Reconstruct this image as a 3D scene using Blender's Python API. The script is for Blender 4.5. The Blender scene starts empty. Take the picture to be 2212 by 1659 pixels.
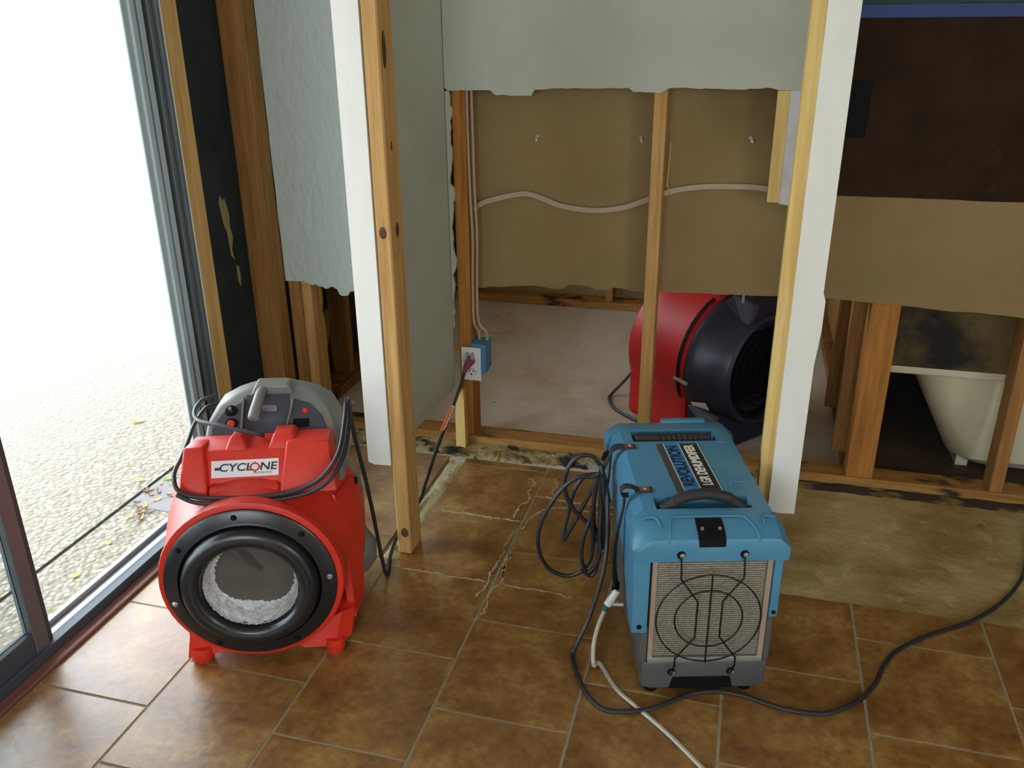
import bpy, bmesh, math, random
from mathutils import Vector, Matrix
random.seed(7)
SC = bpy.context.scene
COL = SC.collection

# ------------------------------------------------------------------ camera
def make_camera():
    pi, ya, ro = math.radians(22.8), math.radians(15.3), math.radians(-0.6)
    # camera axes: x right, y down, z forward, written in x right, y down, z depth of the room
    Rx = Matrix(((1, 0, 0), (0, math.cos(pi), -math.sin(pi)), (0, math.sin(pi), math.cos(pi))))
    Ry = Matrix(((math.cos(ya), 0, math.sin(ya)), (0, 1, 0), (-math.sin(ya), 0, math.cos(ya))))
    Rz = Matrix(((math.cos(ro), -math.sin(ro), 0), (math.sin(ro), math.cos(ro), 0), (0, 0, 1)))
    R = Rz @ Rx @ Ry
    def w(r): return Vector((r[0], r[2], -r[1]))
    X, Y, Z = w(R[0]), -w(R[1]), -w(R[2])
    cam = bpy.data.cameras.new('camera')
    cam.sensor_width = 36
    cam.lens = 1886.0 / 2212.0 * 36.0
    cam.clip_start = 0.02
    o = bpy.data.objects.new('camera', cam)
    COL.objects.link(o)
    M = Matrix((X, Y, Z)).transposed().to_4x4()
    M.translation = Vector((0, 0, 1.5))
    o.matrix_world = M
    SC.camera = o
make_camera()

# ------------------------------------------------------------------ sky, sun, exposure
wd = bpy.data.worlds.new('sky')
SC.world = wd
wd.use_nodes = True
bg = wd.node_tree.nodes['Background']
bg.inputs[0].default_value = (0.82, 0.92, 1.0, 1)
bg.inputs[1].default_value = 6.0
def lamp(name, kind, loc, rot, energy, color, **kw):
    l = bpy.data.lights.new(name, kind)
    l.energy = energy
    l.color = color
    for k, v in kw.items():
        setattr(l, k, v)
    o = bpy.data.objects.new(name, l)
    o.location = loc
    o.rotation_euler = rot
    COL.objects.link(o)
    return o
sun = lamp('sun', 'SUN', (-4, 2, 6), (0, math.radians(48), math.radians(10)), 10.0, (1.0, 0.96, 0.88), angle=math.radians(6))
# daylight through the patio door opening (portal for the sky)
lamp('door_daylight', 'AREA', (-1.87, 0.4, 1.05), (0, math.radians(-90), 0), 1.0, (1, 1, 1), shape='RECTANGLE', size=2.2, size_y=4.1)
bpy.data.lights['door_daylight'].cycles.is_portal = True
lamp('rear_window_daylight', 'AREA', (-0.4, -2.72, 1.5), (math.radians(90), 0, 0), 1.0, (1, 1, 1), shape='RECTANGLE', size=1.8, size_y=1.2)  # sky portal for an unseen opening added behind the camera for fill
bpy.data.lights['rear_window_daylight'].cycles.is_portal = True
lamp('side_window_daylight', 'AREA', (3.32, -1.3, 1.45), (0, math.radians(90), 0), 1.0, (1, 1, 1), shape='RECTANGLE', size=1.3, size_y=1.4)  # portal for the opening added in the unseen right wall, brightens the room
bpy.data.lights['side_window_daylight'].cycles.is_portal = True
lamp('window_daylight', 'AREA', (-1.88, 3.85, 1.5), (0, math.radians(-90), 0), 1.0, (1, 1, 1), shape='RECTANGLE', size=1.3, size_y=1.2)  # portal for the opening added out of view to brighten the room beyond
bpy.data.lights['window_daylight'].cycles.is_portal = True
SC.view_settings.view_transform = 'Standard'
SC.view_settings.look = 'None'
SC.view_settings.gamma = 1.0
SC.view_settings.use_curve_mapping = False
SC.view_settings.exposure = 0.8
SC.cycles.max_bounces = 10
SC.cycles.diffuse_bounces = 6
SC.cycles.caustics_reflective = False
SC.cycles.caustics_refractive = False
SC.cycles.sample_clamp_indirect = 6

# ------------------------------------------------------------------ helpers
def tag(o, label=None, cat=None, group=None, kind=None):
    if label: o['label'] = label
    if cat: o['category'] = cat
    if group: o['group'] = group
    if kind: o['kind'] = kind
    return o

def empty(name, loc=(0, 0, 0), rz=0.0):
    o = bpy.data.objects.new(name, None)
    o.location = loc
    o.rotation_euler = (0, 0, rz)
    o.empty_display_size = 0.1
    COL.objects.link(o)
    return o

class MB:
    """collects shapes, builds ONE mesh object"""
    def __init__(s):
        s.bm = bmesh.new()
    def box(s, x0, x1, y0, y1, z0, z1, bev=0.0, seg=2, mat=None):
        g = bmesh.ops.create_cube(s.bm, size=1.0)
        vs = g['verts']
        for v in vs:
            v.co = Vector(((x0 + x1) / 2 + v.co.x * (x1 - x0), (y0 + y1) / 2 + v.co.y * (y1 - y0), (z0 + z1) / 2 + v.co.z * (z1 - z0)))
        if mat is not None:
            for v in vs: v.co = mat @ v.co
        if bev > 0:
            es = list({e for v in vs for e in v.link_edges})
            bmesh.ops.bevel(s.bm, geom=es, offset=bev, segments=seg, profile=0.5, affect='EDGES')
        return s
    def loft(s, rings, cap0=True, cap1=True, closed=True):
        vr = [[s.bm.verts.new(p) for p in r] for r in rings]
        n = len(vr[0])
        for a, b in zip(vr, vr[1:]):
            for i in range(n if closed else n - 1):
                j = (i + 1) % n
                try: s.bm.faces.new((a[i], a[j], b[j], b[i]))
                except ValueError: pass
        if cap0: s.bm.faces.new(list(reversed(vr[0])))
        if cap1: s.bm.faces.new(vr[-1])
        return s
    def tube(s, pts, r, n=10, cap=True, flat=None):
        pts = [Vector(p) for p in pts]
        rings = []
        t0 = (pts[1] - pts[0]).normalized()
        up = Vector((0, 0, 1)) if abs(t0.z) < 0.9 else Vector((1, 0, 0))
        nrm = (up - t0 * up.dot(t0)).normalized()
        for i, p in enumerate(pts):
            if i == 0: t = pts[1] - pts[0]
            elif i == len(pts) - 1: t = pts[-1] - pts[-2]
            else: t = (pts[i + 1] - pts[i]).normalized() + (pts[i] - pts[i - 1]).normalized()
            if t.length < 1e-9: t = t0.copy()
            t.normalize()
            nrm = nrm - t * nrm.dot(t)
            if nrm.length < 1e-6: nrm = t.orthogonal()
            nrm.normalize()
            b = t.cross(nrm)
            rr = r[i] if isinstance(r, (list, tuple)) else r
            rings.append([p + (nrm * math.cos(2 * math.pi * k / n) + b * math.sin(2 * math.pi * k / n)) * rr for k in range(n)])
        return s.loft(rings, cap, cap)
    def ribbon(s, pts, width_dir, w, th):
        """flat strap along pts, w wide along width_dir, th thick"""
        pts = [Vector(p) for p in pts]
        rings = []
        for i, p in enumerate(pts):
            a = pts[max(i - 1, 0)]; b = pts[min(i + 1, len(pts) - 1)]
            t = (b - a).normalized()
            wdv = Vector(width_dir[i] if isinstance(width_dir, list) else width_dir)
            wdv = (wdv - t * wdv.dot(t)).normalized()
            nn = t.cross(wdv)
            ww = w[i] if isinstance(w, list) else w
            rings.append([p + wdv * ww / 2 + nn * th / 2, p - wdv * ww / 2 + nn * th / 2, p - wdv * ww / 2 - nn * th / 2, p + wdv * ww / 2 - nn * th / 2])
        return s.loft(rings)
    def lathe(s, prof, n=64, M=Matrix(), close=False, jit=None):
        """profile (r, t) turned about the local -Y..+Y axis (t along +Y)"""
        rings = []
        for k in range(n):
            a = 2 * math.pi * k / n
            rings.append([M @ Vector((math.cos(a) * (r + (jit(k, i) if jit else 0)), t, math.sin(a) * (r + (jit(k, i) if jit else 0)))) for i, (r, t) in enumerate(prof)])
        vr = [[s.bm.verts.new(p) for p in r] for r in rings]
        m = len(prof)
        for k in range(n):
            a, b = vr[k], vr[(k + 1) % n]
            for i in range(m if close else m - 1):
                j = (i + 1) % m
                s.bm.faces.new((a[i], a[j], b[j], b[i]))
        return s
    def prism(s, poly, axis, a0, a1):
        """extrude 2D polygon: axis 'y' -> poly is (x,z); 'x' -> (y,z); 'z' -> (x,y)"""
        def P(p, a):
            if axis == 'y': return (p[0], a, p[1])
            if axis == 'x': return (a, p[0], p[1])
            return (p[0], p[1], a)
        v0 = [s.bm.verts.new(P(p, a0)) for p in poly]
        v1 = [s.bm.verts.new(P(p, a1)) for p in poly]
        n = len(poly)
        s.bm.faces.new(v0)
        s.bm.faces.new(list(reversed(v1)))
        for i in range(n):
            j = (i + 1) % n
            s.bm.faces.new((v0[j], v0[i], v1[i], v1[j]))
        return s
    def build(s, name, m, parent=None, smooth=False, auto=None):
        bmesh.ops.remove_doubles(s.bm, verts=s.bm.verts, dist=1e-6)
        bmesh.ops.recalc_face_normals(s.bm, faces=s.bm.faces)
        me = bpy.data.meshes.new(name)
        s.bm.to_mesh(me)
        s.bm.free()
        o = bpy.data.objects.new(name, me)
        COL.objects.link(o)
        if m: me.materials.append(m)
        if smooth:
            for p in me.polygons: p.use_smooth = True
            try: me.set_sharp_from_angle(angle=math.radians(auto if auto else 35))
            except Exception: pass
        if parent: o.parent = parent
        return o

def catmull(pts, k=8):
    P = [Vector(p) for p in pts]
    P = [P[0] * 2 - P[1]] + P + [P[-1] * 2 - P[-2]]
    out = []
    for i in range(1, len(P) - 2):
        a, b, c, d = P[i - 1], P[i], P[i + 1], P[i + 2]
        for j in range(k):
            t = j / k
            out.append(0.5 * ((2 * b) + (c - a) * t + (2 * a - 5 * b + 4 * c - d) * t * t + (3 * b - a - 3 * c + d) * t ** 3))
    out.append(P[-2])
    return out

def lin(r, g, b):
    f = lambda c: (c / 255 / 12.92) if c <= 10.3 else ((c / 255 + 0.055) / 1.055) ** 2.4
    return (f(r), f(g), f(b), 1)

# ------------------------------------------------------------------ materials
def mat(name, base, rough=0.5, metal=0.0, noise=None, spec=0.5, bump=None, coat=0.0, stain=None):
    """noise=(colour2, scale, vector scale, low, high, detail); bump=(scale, strength, vector scale);
       stain=(colour, scale, vector scale, low, high)"""
    m = bpy.data.materials.new(name)
    m.use_nodes = True
    nt = m.node_tree
    N, L = nt.nodes, nt.links
    b = N['Principled BSDF']
    b.inputs['Base Color'].default_value = base
    b.inputs['Roughness'].default_value = rough
    b.inputs['Metallic'].default_value = metal
    b.inputs['Specular IOR Level'].default_value = spec
    b.inputs['Coat Weight'].default_value = coat
    tc = N.new('ShaderNodeTexCoord')
    def coords(vs):
        mp = N.new('ShaderNodeMapping')
        mp.inputs['Scale'].default_value = vs
        L.new(tc.outputs['Object'], mp.inputs['Vector'])
        return mp.outputs[0]
    cur = None
    def layer(cur, col2, scale, vs, lo, hi, det=5.0, rough_=0.6):
        n = N.new('ShaderNodeTexNoise')
        n.inputs['Scale'].default_value = scale
        n.inputs['Detail'].default_value = det
        n.inputs['Roughness'].default_value = rough_
        L.new(coords(vs), n.inputs['Vector'])
        r = N.new('ShaderNodeValToRGB')
        r.color_ramp.elements[0].position = lo
        r.color_ramp.elements[1].position = hi
        L.new(n.outputs['Fac'], r.inputs[0])
        mx = N.new('ShaderNodeMix'); mx.data_type = 'RGBA'
        L.new(r.outputs[0], mx.inputs[0])
        if cur is None: mx.inputs[6].default_value = base
        else: L.new(cur, mx.inputs[6])
        mx.inputs[7].default_value = col2
        return mx.outputs[2]
    if noise:
        for nz in (noise if isinstance(noise, list) else [noise]):
            cur = layer(cur, *nz)
    if stain:
        for st in (stain if isinstance(stain, list) else [stain]):
            cur = layer(cur, *st)
    if cur is not None: L.new(cur, b.inputs['Base Color'])
    if bump:
        n = N.new('ShaderNodeTexNoise')
        n.inputs['Scale'].default_value = bump[0]
        n.inputs['Detail'].default_value = 4
        L.new(coords(bump[2] if len(bump) > 2 else (1, 1, 1)), n.inputs['Vector'])
        bp = N.new('ShaderNodeBump')
        bp.inputs['Strength'].default_value = bump[1]
        bp.inputs['Distance'].default_value = 0.01
        L.new(n.outputs['Fac'], bp.inputs['Height'])
        L.new(bp.outputs[0], b.inputs['Normal'])
    return m

def wood(name, c1, c2, axis, knots=True, stain=None, rough=0.75):
    vs = {'z': (1, 1, 0.06), 'x': (0.06, 1, 1), 'y': (1, 0.06, 1)}[axis]
    kn = {'z': (1, 1, 0.5), 'x': (0.5, 1, 1), 'y': (1, 0.5, 1)}[axis]
    st = []
    if knots: st.append((lin(92, 52, 22), 7.0, kn, 0.68, 0.76, 2.0))
    if stain: st += stain
    return mat(name, c1, rough, noise=[(c2, 55.0, vs, 0.35, 0.7)], stain=st or None, bump=(60, 0.25, vs), spec=0.3)

M = {}
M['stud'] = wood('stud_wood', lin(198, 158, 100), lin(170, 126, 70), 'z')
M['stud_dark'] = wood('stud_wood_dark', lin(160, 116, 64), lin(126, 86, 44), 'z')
M['stud_orange'] = wood('stud_wood_orange', lin(176, 120, 54), lin(138, 88, 36), 'z')
M['stud_pale'] = wood('stud_wood_pale', lin(222, 196, 130), lin(204, 168, 96), 'z', knots=False)
MOULD = (lin(30, 27, 20), 9.0, (0.5, 1, 1.6), 0.52, 0.62, 6.0)
M['plate'] = wood('plate_wood', lin(170, 126, 66), lin(132, 92, 42), 'x', stain=[MOULD])
M['plate_y'] = wood('plate_wood_side', lin(150, 104, 52), lin(104, 70, 34), 'y', stain=[MOULD])
M['drywall'] = mat('drywall_paint', lin(184, 190, 178), 0.75, noise=(lin(174, 180, 166), 3.0, (1, 1, 1), 0.3, 0.7), bump=(90, 0.12), spec=0.25)
M['drywall_tex'] = mat('drywall_texture_paint', lin(186, 197, 191), 0.6, bump=(38, 0.8, (1, 1, 0.55)), spec=0.35)
M['white_board'] = mat('white_board_paint', lin(230, 231, 223), 0.45, noise=(lin(220, 222, 213), 6, (1, 1, 0.3), 0.4, 0.7), bump=(200, 0.04), spec=0.4)
M['gypsum'] = mat('gypsum_core', lin(176, 170, 146), 0.9, bump=(150, 0.5))
M['paper'] = mat('drywall_paper', lin(144, 122, 84), 0.85, noise=(lin(128, 108, 72), 2.2, (1, 1, 1), 0.35, 0.75), spec=0.2,
                 stain=(lin(122, 102, 66), 1.1, (1, 1, 1), 0.60, 0.72, 3.0))
M['plaster_patch'] = mat('joint_compound', lin(206, 208, 212), 0.8, bump=(30, 0.5), noise=(lin(186, 188, 196), 12, (1, 1, 1), 0.4, 0.7))
M['felt'] = mat('black_felt', lin(46, 50, 50), 0.9, noise=(lin(34, 38, 38), 5, (1, 1, 1), 0.4, 0.7), spec=0.2, bump=(120, 0.2))
M['torn'] = mat('torn_paper', lin(150, 128, 86), 0.9, bump=(100, 0.4))
M['concrete'] = mat('concrete', lin(200, 194, 184), 0.55, spec=0.4, noise=[(lin(176, 158, 120), 1.6, (1, 1, 1), 0.45, 0.7), (lin(202, 196, 186), 7, (1, 1, 1), 0.5, 0.7)],
                    bump=(40, 0.2), stain=(lin(104, 84, 50), 6, (1, 1, 1), 0.66, 0.74, 4.0))
M['concrete_patch'] = mat('concrete_glue_patch', lin(170, 148, 100), 0.7, spec=0.3, noise=[(lin(138, 112, 62), 3.5, (1, 1.6, 1), 0.42, 0.62), (lin(188, 170, 128), 9, (1, 1, 1), 0.55, 0.7)],
                          bump=(50, 0.35), stain=(lin(70, 52, 26), 7, (1, 1, 1), 0.68, 0.76, 4.0))
M['residue'] = mat('mortar_residue', lin(172, 158, 112), 0.85, noise=[(lin(120, 98, 50), 14, (1, 1, 1), 0.45, 0.6), (lin(150, 156, 158), 9, (0.6, 1, 1), 0.56, 0.62)],
                   bump=(50, 0.8), stain=(lin(30, 28, 22), 10, (0.6, 1, 1), 0.50, 0.57, 6.0))
M['subfloor'] = mat('dark_damp_subfloor', lin(78, 66, 50), 0.6, noise=(lin(86, 76, 66), 6, (1, 1, 1), 0.5, 0.7))  # darker brown floor piece under and around the bathtub
M['residue_dark'] = mat('dark_mortar_residue', lin(46, 38, 24), 0.9, noise=(lin(120, 98, 48), 16, (0.4, 1, 1), 0.54, 0.62), bump=(50, 0.8))
M['channel'] = mat('channel_concrete', lin(206, 196, 158), 0.85, noise=(lin(170, 150, 96), 14, (1, 0.5, 1), 0.5, 0.62), bump=(50, 0.6),
                   stain=(lin(90, 76, 44), 13, (1, 1, 1), 0.64, 0.7, 4.0))
M['grout'] = mat('grout', lin(158, 148, 124), 0.9, bump=(120, 0.4))
M['glue'] = mat('dried_thinset', lin(176, 158, 122), 0.9, bump=(160, 0.6))

def tile_material():
    m = bpy.data.materials.new('floor_tile')
    m.use_nodes = True
    N, L = m.node_tree.nodes, m.node_tree.links
    b = N['Principled BSDF']
    g = N.new('ShaderNodeNewGeometry')
    at = N.new('ShaderNodeAttribute'); at.attribute_name = 'tint'
    n1 = N.new('ShaderNodeTexNoise'); n1.inputs['Scale'].default_value = 7.0; n1.inputs['Detail'].default_value = 10; n1.inputs['Roughness'].default_value = 0.68
    n2 = N.new('ShaderNodeTexNoise'); n2.inputs['Scale'].default_value = 48.0; n2.inputs['Detail'].default_value = 6
    add = N.new('ShaderNodeVectorMath'); add.operation = 'ADD'
    L.new(g.outputs['Position'], add.inputs[0])
    L.new(at.outputs['Color'], add.inputs[1])
    L.new(add.outputs[0], n1.inputs['Vector'])
    L.new(g.outputs['Position'], n2.inputs['Vector'])
    r = N.new('ShaderNodeValToRGB')
    e = r.color_ramp.elements
    e[0].position = 0.30; e[0].color = lin(104, 64, 24)
    e[1].position = 0.72; e[1].color = lin(182, 148, 84)
    k = e.new(0.5); k.color = lin(144, 103, 50)
    L.new(n1.outputs['Fac'], r.inputs[0])
    mx = N.new('ShaderNodeMix'); mx.data_type = 'RGBA'; mx.blend_type = 'OVERLAY'
    mx.inputs[0].default_value = 0.6
    L.new(r.outputs[0], mx.inputs[6]); L.new(n2.outputs['Fac'], mx.inputs[7])
    hs = N.new('ShaderNodeHueSaturation')
    vv = N.new('ShaderNodeMath'); vv.operation = 'MULTIPLY_ADD'
    L.new(at.outputs['Fac'], vv.inputs[0]); vv.inputs[1].default_value = 0.015; vv.inputs[2].default_value = 0.92
    L.new(vv.outputs[0], hs.inputs['Value'])
    L.new(mx.outputs[2], hs.inputs['Color'])
    L.new(hs.outputs[0], b.inputs['Base Color'])
    b.inputs['Specular IOR Level'].default_value = 0.9
    rr = N.new('ShaderNodeMapRange'); rr.inputs['To Min'].default_value = 0.22; rr.inputs['To Max'].default_value = 0.45
    L.new(n2.outputs['Fac'], rr.inputs['Value']); L.new(rr.outputs[0], b.inputs['Roughness'])
    bp = N.new('ShaderNodeBump'); bp.inputs['Strength'].default_value = 0.12; bp.inputs['Distance'].default_value = 0.01
    L.new(n1.outputs['Fac'], bp.inputs['Height']); L.new(bp.outputs[0], b.inputs['Normal'])
    return m
M['tile'] = tile_material()

def aggregate_material():
    m = bpy.data.materials.new('exposed_aggregate')
    m.use_nodes = True
    N, L = m.node_tree.nodes, m.node_tree.links
    b = N['Principled BSDF']
    g = N.new('ShaderNodeNewGeometry')
    v = N.new('ShaderNodeTexVoronoi'); v.inputs['Scale'].default_value = 62
    L.new(g.outputs['Position'], v.inputs['Vector'])
    r = N.new('ShaderNodeValToRGB')
    e = r.color_ramp.elements
    e[0].position = 0.0; e[0].color = lin(118, 108, 92)
    e[1].position = 1.0; e[1].color = lin(186, 178, 164)
    k = e.new(0.5); k.color = lin(152, 142, 124)
    sp = N.new('ShaderNodeSeparateColor'); L.new(v.outputs['Color'], sp.inputs[0]); L.new(sp.outputs[0], r.inputs[0])
    r2 = N.new('ShaderNodeValToRGB'); r2.color_ramp.elements[0].position = 0.35; r2.color_ramp.elements[1].position = 0.62
    L.new(v.outputs['Distance'], r2.inputs[0])
    mx = N.new('ShaderNodeMix'); mx.data_type = 'RGBA'
    L.new(r2.outputs[0], mx.inputs[0]); L.new(r.outputs[0], mx.inputs[6]); mx.inputs[7].default_value = lin(128, 119, 102)
    L.new(mx.outputs[2], b.inputs['Base Color'])
    b.inputs['Roughness'].default_value = 0.8
    bp = N.new('ShaderNodeBump'); bp.inputs['Strength'].default_value = 0.7; bp.inputs['Distance'].default_value = 0.006; bp.invert = True
    L.new(v.outputs['Distance'], bp.inputs['Height']); L.new(bp.outputs[0], b.inputs['Normal'])
    return m
M['aggregate'] = aggregate_material()
M['joint'] = mat('joint_filler', lin(70, 72, 74), 0.8)
M['threshold_slab'] = mat('plain_slab', lin(134, 128, 130), 0.85, bump=(80, 0.2))
M['alu'] = mat('bronze_aluminium', lin(88, 96, 100), 0.42, noise=(lin(74, 80, 84), 5, (1, 1, 0.2), 0.4, 0.7))
M['alu_pale'] = mat('pale_aluminium', lin(160, 174, 180), 0.4)
M['alu_light'] = mat('grey_aluminium', lin(120, 130, 136), 0.4)
M['alu_dark'] = mat('dark_aluminium', lin(62, 76, 84), 0.5, spec=0.3)
M['sill'] = mat('bare_sill_metal', lin(170, 176, 182), 0.35, metal=0.5)
M['trim_red'] = mat('red_brown_trim', lin(124, 88, 80), 0.5, noise=(lin(104, 68, 58), 12, (1, 0.3, 1), 0.4, 0.7), spec=0.4)
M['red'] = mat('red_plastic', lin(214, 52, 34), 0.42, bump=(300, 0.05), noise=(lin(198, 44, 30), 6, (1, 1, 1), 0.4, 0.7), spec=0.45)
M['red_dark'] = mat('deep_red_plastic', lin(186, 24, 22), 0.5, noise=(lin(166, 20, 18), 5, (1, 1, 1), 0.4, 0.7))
M['black_pl'] = mat('black_plastic', lin(26, 28, 30), 0.28, spec=0.5, noise=(lin(36, 38, 40), 8, (1, 1, 1), 0.5, 0.8))
M['black_blue'] = mat('navy_black_plastic', lin(34, 34, 52), 0.42, spec=0.5)
M['black_in'] = mat('dull_black_plastic', lin(12, 12, 13), 0.75, spec=0.15)
M['grey_pl'] = mat('grey_plastic', lin(122, 122, 118), 0.5, noise=(lin(110, 110, 106), 7, (1, 1, 1), 0.4, 0.7), bump=(250, 0.05))
M['panel_pl'] = mat('charcoal_panel_plastic', lin(66, 68, 80), 0.42, noise=(lin(78, 78, 86), 9, (1, 1, 1), 0.5, 0.7))
M['filter_rim'] = mat('white_filter_fibre', lin(226, 228, 230), 0.95, bump=(60, 0.8, (1, 1, 1)), noise=(lin(196, 196, 194), 22, (1, 1, 1), 0.45, 0.7))
M['filter_dirt'] = mat('dusty_filter_disc', lin(88, 84, 76), 0.95, bump=(12, 0.5), noise=(lin(76, 72, 64), 3, (1, 1, 1), 0.4, 0.7))
M['cord'] = mat('black_cord_rubber', lin(34, 36, 40), 0.45)
M['cord_grey'] = mat('grey_cord_rubber', lin(58, 60, 62), 0.5)
M['blue'] = mat('blue_plastic', lin(72, 134, 168), 0.42, spec=0.45, noise=[(lin(94, 144, 170), 4, (1, 1, 1), 0.45, 0.7)], bump=(280, 0.05))
M['dk_base'] = mat('charcoal_base_plastic', lin(84, 86, 86), 0.55, noise=(lin(74, 76, 76), 6, (1, 1, 1), 0.4, 0.7), bump=(250, 0.08))
M['filter_frame'] = mat('tan_filter_frame', lin(160, 138, 120), 0.7)
M['alu_frame'] = mat('dull_metal_frame', lin(150, 152, 146), 0.45, metal=0.4)
M['wire'] = mat('black_wire', lin(20, 20, 20), 0.4, metal=0.3)
M['screw'] = mat('screw_metal', lin(176, 172, 164), 0.35, metal=0.8)
M['rubber'] = mat('grip_rubber', lin(38, 37, 35), 0.7)
M['strap'] = mat('strap_webbing', lin(44, 44, 42), 0.85, bump=(400, 0.3))
M['copper_tag'] = mat('copper_badge', lin(128, 84, 66), 0.5, metal=0.3)
M['white_ink'] = mat('white_ink', lin(232, 230, 224), 0.5)
M['dark_ink'] = mat('dark_ink', lin(30, 34, 44), 0.5)
M['red_ink'] = mat('red_ink', lin(196, 40, 40), 0.5)
M['label_white'] = mat('label_white', lin(232, 228, 232), 0.4)
M['label_grey'] = mat('label_grey', lin(72, 68, 66), 0.45)
M['label_black'] = mat('label_black', lin(34, 33, 33), 0.45)
M['label_blue'] = mat('label_blue', lin(38, 132, 206), 0.4)
M['label_mauve'] = mat('label_mauve', lin(140, 118, 122), 0.45)
M['label_sky'] = mat('label_sky', lin(120, 170, 205), 0.4)
M['hose'] = mat('clear_hose', lin(176, 172, 156), 0.3, spec=0.6)
M['white_pl'] = mat('white_plastic', lin(222, 222, 220), 0.4)
M['green_pl'] = mat('green_collar', lin(30, 92, 78), 0.5)
M['box_blue'] = mat('blue_outlet_box', lin(66, 124, 160), 0.5)
M['nm_cable'] = mat('white_cable_sheath', lin(166, 150, 124), 0.55)
M['yellow_wire'] = mat('yellow_wire', lin(214, 176, 70), 0.5)
M['orange'] = mat('orange_tag', lin(226, 92, 52), 0.5)
M['magenta'] = mat('maroon_plug_plastic', lin(134, 62, 84), 0.3)
M['clear_pl'] = mat('grey_clear_plastic', lin(150, 150, 156), 0.3)
M['dark_wall'] = mat('dark_brown_stone', lin(52, 38, 26), 0.7, noise=[(lin(38, 28, 20), 5, (1, 1, 1), 0.4, 0.65), (lin(60, 44, 28), 16, (1, 1, 1), 0.6, 0.75)], spec=0.05)
M['blue_tape'] = mat('blue_masking_film', lin(26, 54, 116), 0.6, noise=(lin(24, 48, 104), 9, (0.4, 1, 1), 0.4, 0.7))
M['green_dark'] = mat('dark_green_panel', lin(18, 52, 44), 0.7)
M['tub'] = mat('cream_tub_enamel', lin(206, 200, 172), 0.4, noise=(lin(190, 182, 150), 3, (1, 1, 1), 0.4, 0.7))
M['mould_board'] = mat('mouldy_board', lin(92, 76, 40), 0.9, stain=[(lin(24, 20, 12), 4, (1, 1, 1), 0.42, 0.6, 6.0)], bump=(40, 0.4))
M['leaf_yellow'] = mat('yellow_leaf', lin(206, 204, 96), 0.6, noise=(lin(170, 150, 60), 40, (1, 1, 1), 0.5, 0.7))
M['leaf_green'] = mat('pale_green_leaf', lin(168, 186, 108), 0.6)
M['leaf_brown'] = mat('brown_leaf', lin(150, 124, 92), 0.8)
M['interior'] = mat('plain_interior_paint', lin(226, 220, 204), 0.8, bump=(60, 0.1))
M['ceiling'] = mat('ceiling_paint', lin(236, 233, 224), 0.85)

def glass_material():
    m = bpy.data.materials.new('door_glass')
    m.use_nodes = True
    b = m.node_tree.nodes['Principled BSDF']
    b.inputs['Base Color'].default_value = lin(226, 234, 236)
    b.inputs['Roughness'].default_value = 0.0
    b.inputs['IOR'].default_value = 1.45
    b.inputs['Transmission Weight'].default_value = 1.0
    return m
M['glass'] = glass_material()

def filter_mesh_material():
    m = bpy.data.materials.new('perforated_filter_face')
    m.use_nodes = True
    N, L = m.node_tree.nodes, m.node_tree.links
    b = N['Principled BSDF']
    tc = N.new('ShaderNodeTexCoord')
    v = N.new('ShaderNodeTexVoronoi'); v.inputs['Scale'].default_value = 170; v.inputs['Randomness'].default_value = 0.12
    L.new(tc.outputs['Object'], v.inputs['Vector'])
    r = N.new('ShaderNodeValToRGB')
    r.color_ramp.elements[0].position = 0.30; r.color_ramp.elements[0].color = lin(122, 120, 106)
    r.color_ramp.elements[1].position = 0.5; r.color_ramp.elements[1].color = lin(152, 149, 134)
    L.new(v.outputs['Distance'], r.inputs[0]); L.new(r.outputs[0], b.inputs['Base Color'])
    b.inputs['Metallic'].default_value = 0.5
    b.inputs['Roughness'].default_value = 0.4
    bp = N.new('ShaderNodeBump'); bp.inputs['Strength'].default_value = 0.8; bp.inputs['Distance'].default_value = 0.003
    L.new(v.outputs['Distance'], bp.inputs['Height']); L.new(bp.outputs[0], b.inputs['Normal'])
    return m
M['perf'] = filter_mesh_material()

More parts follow.
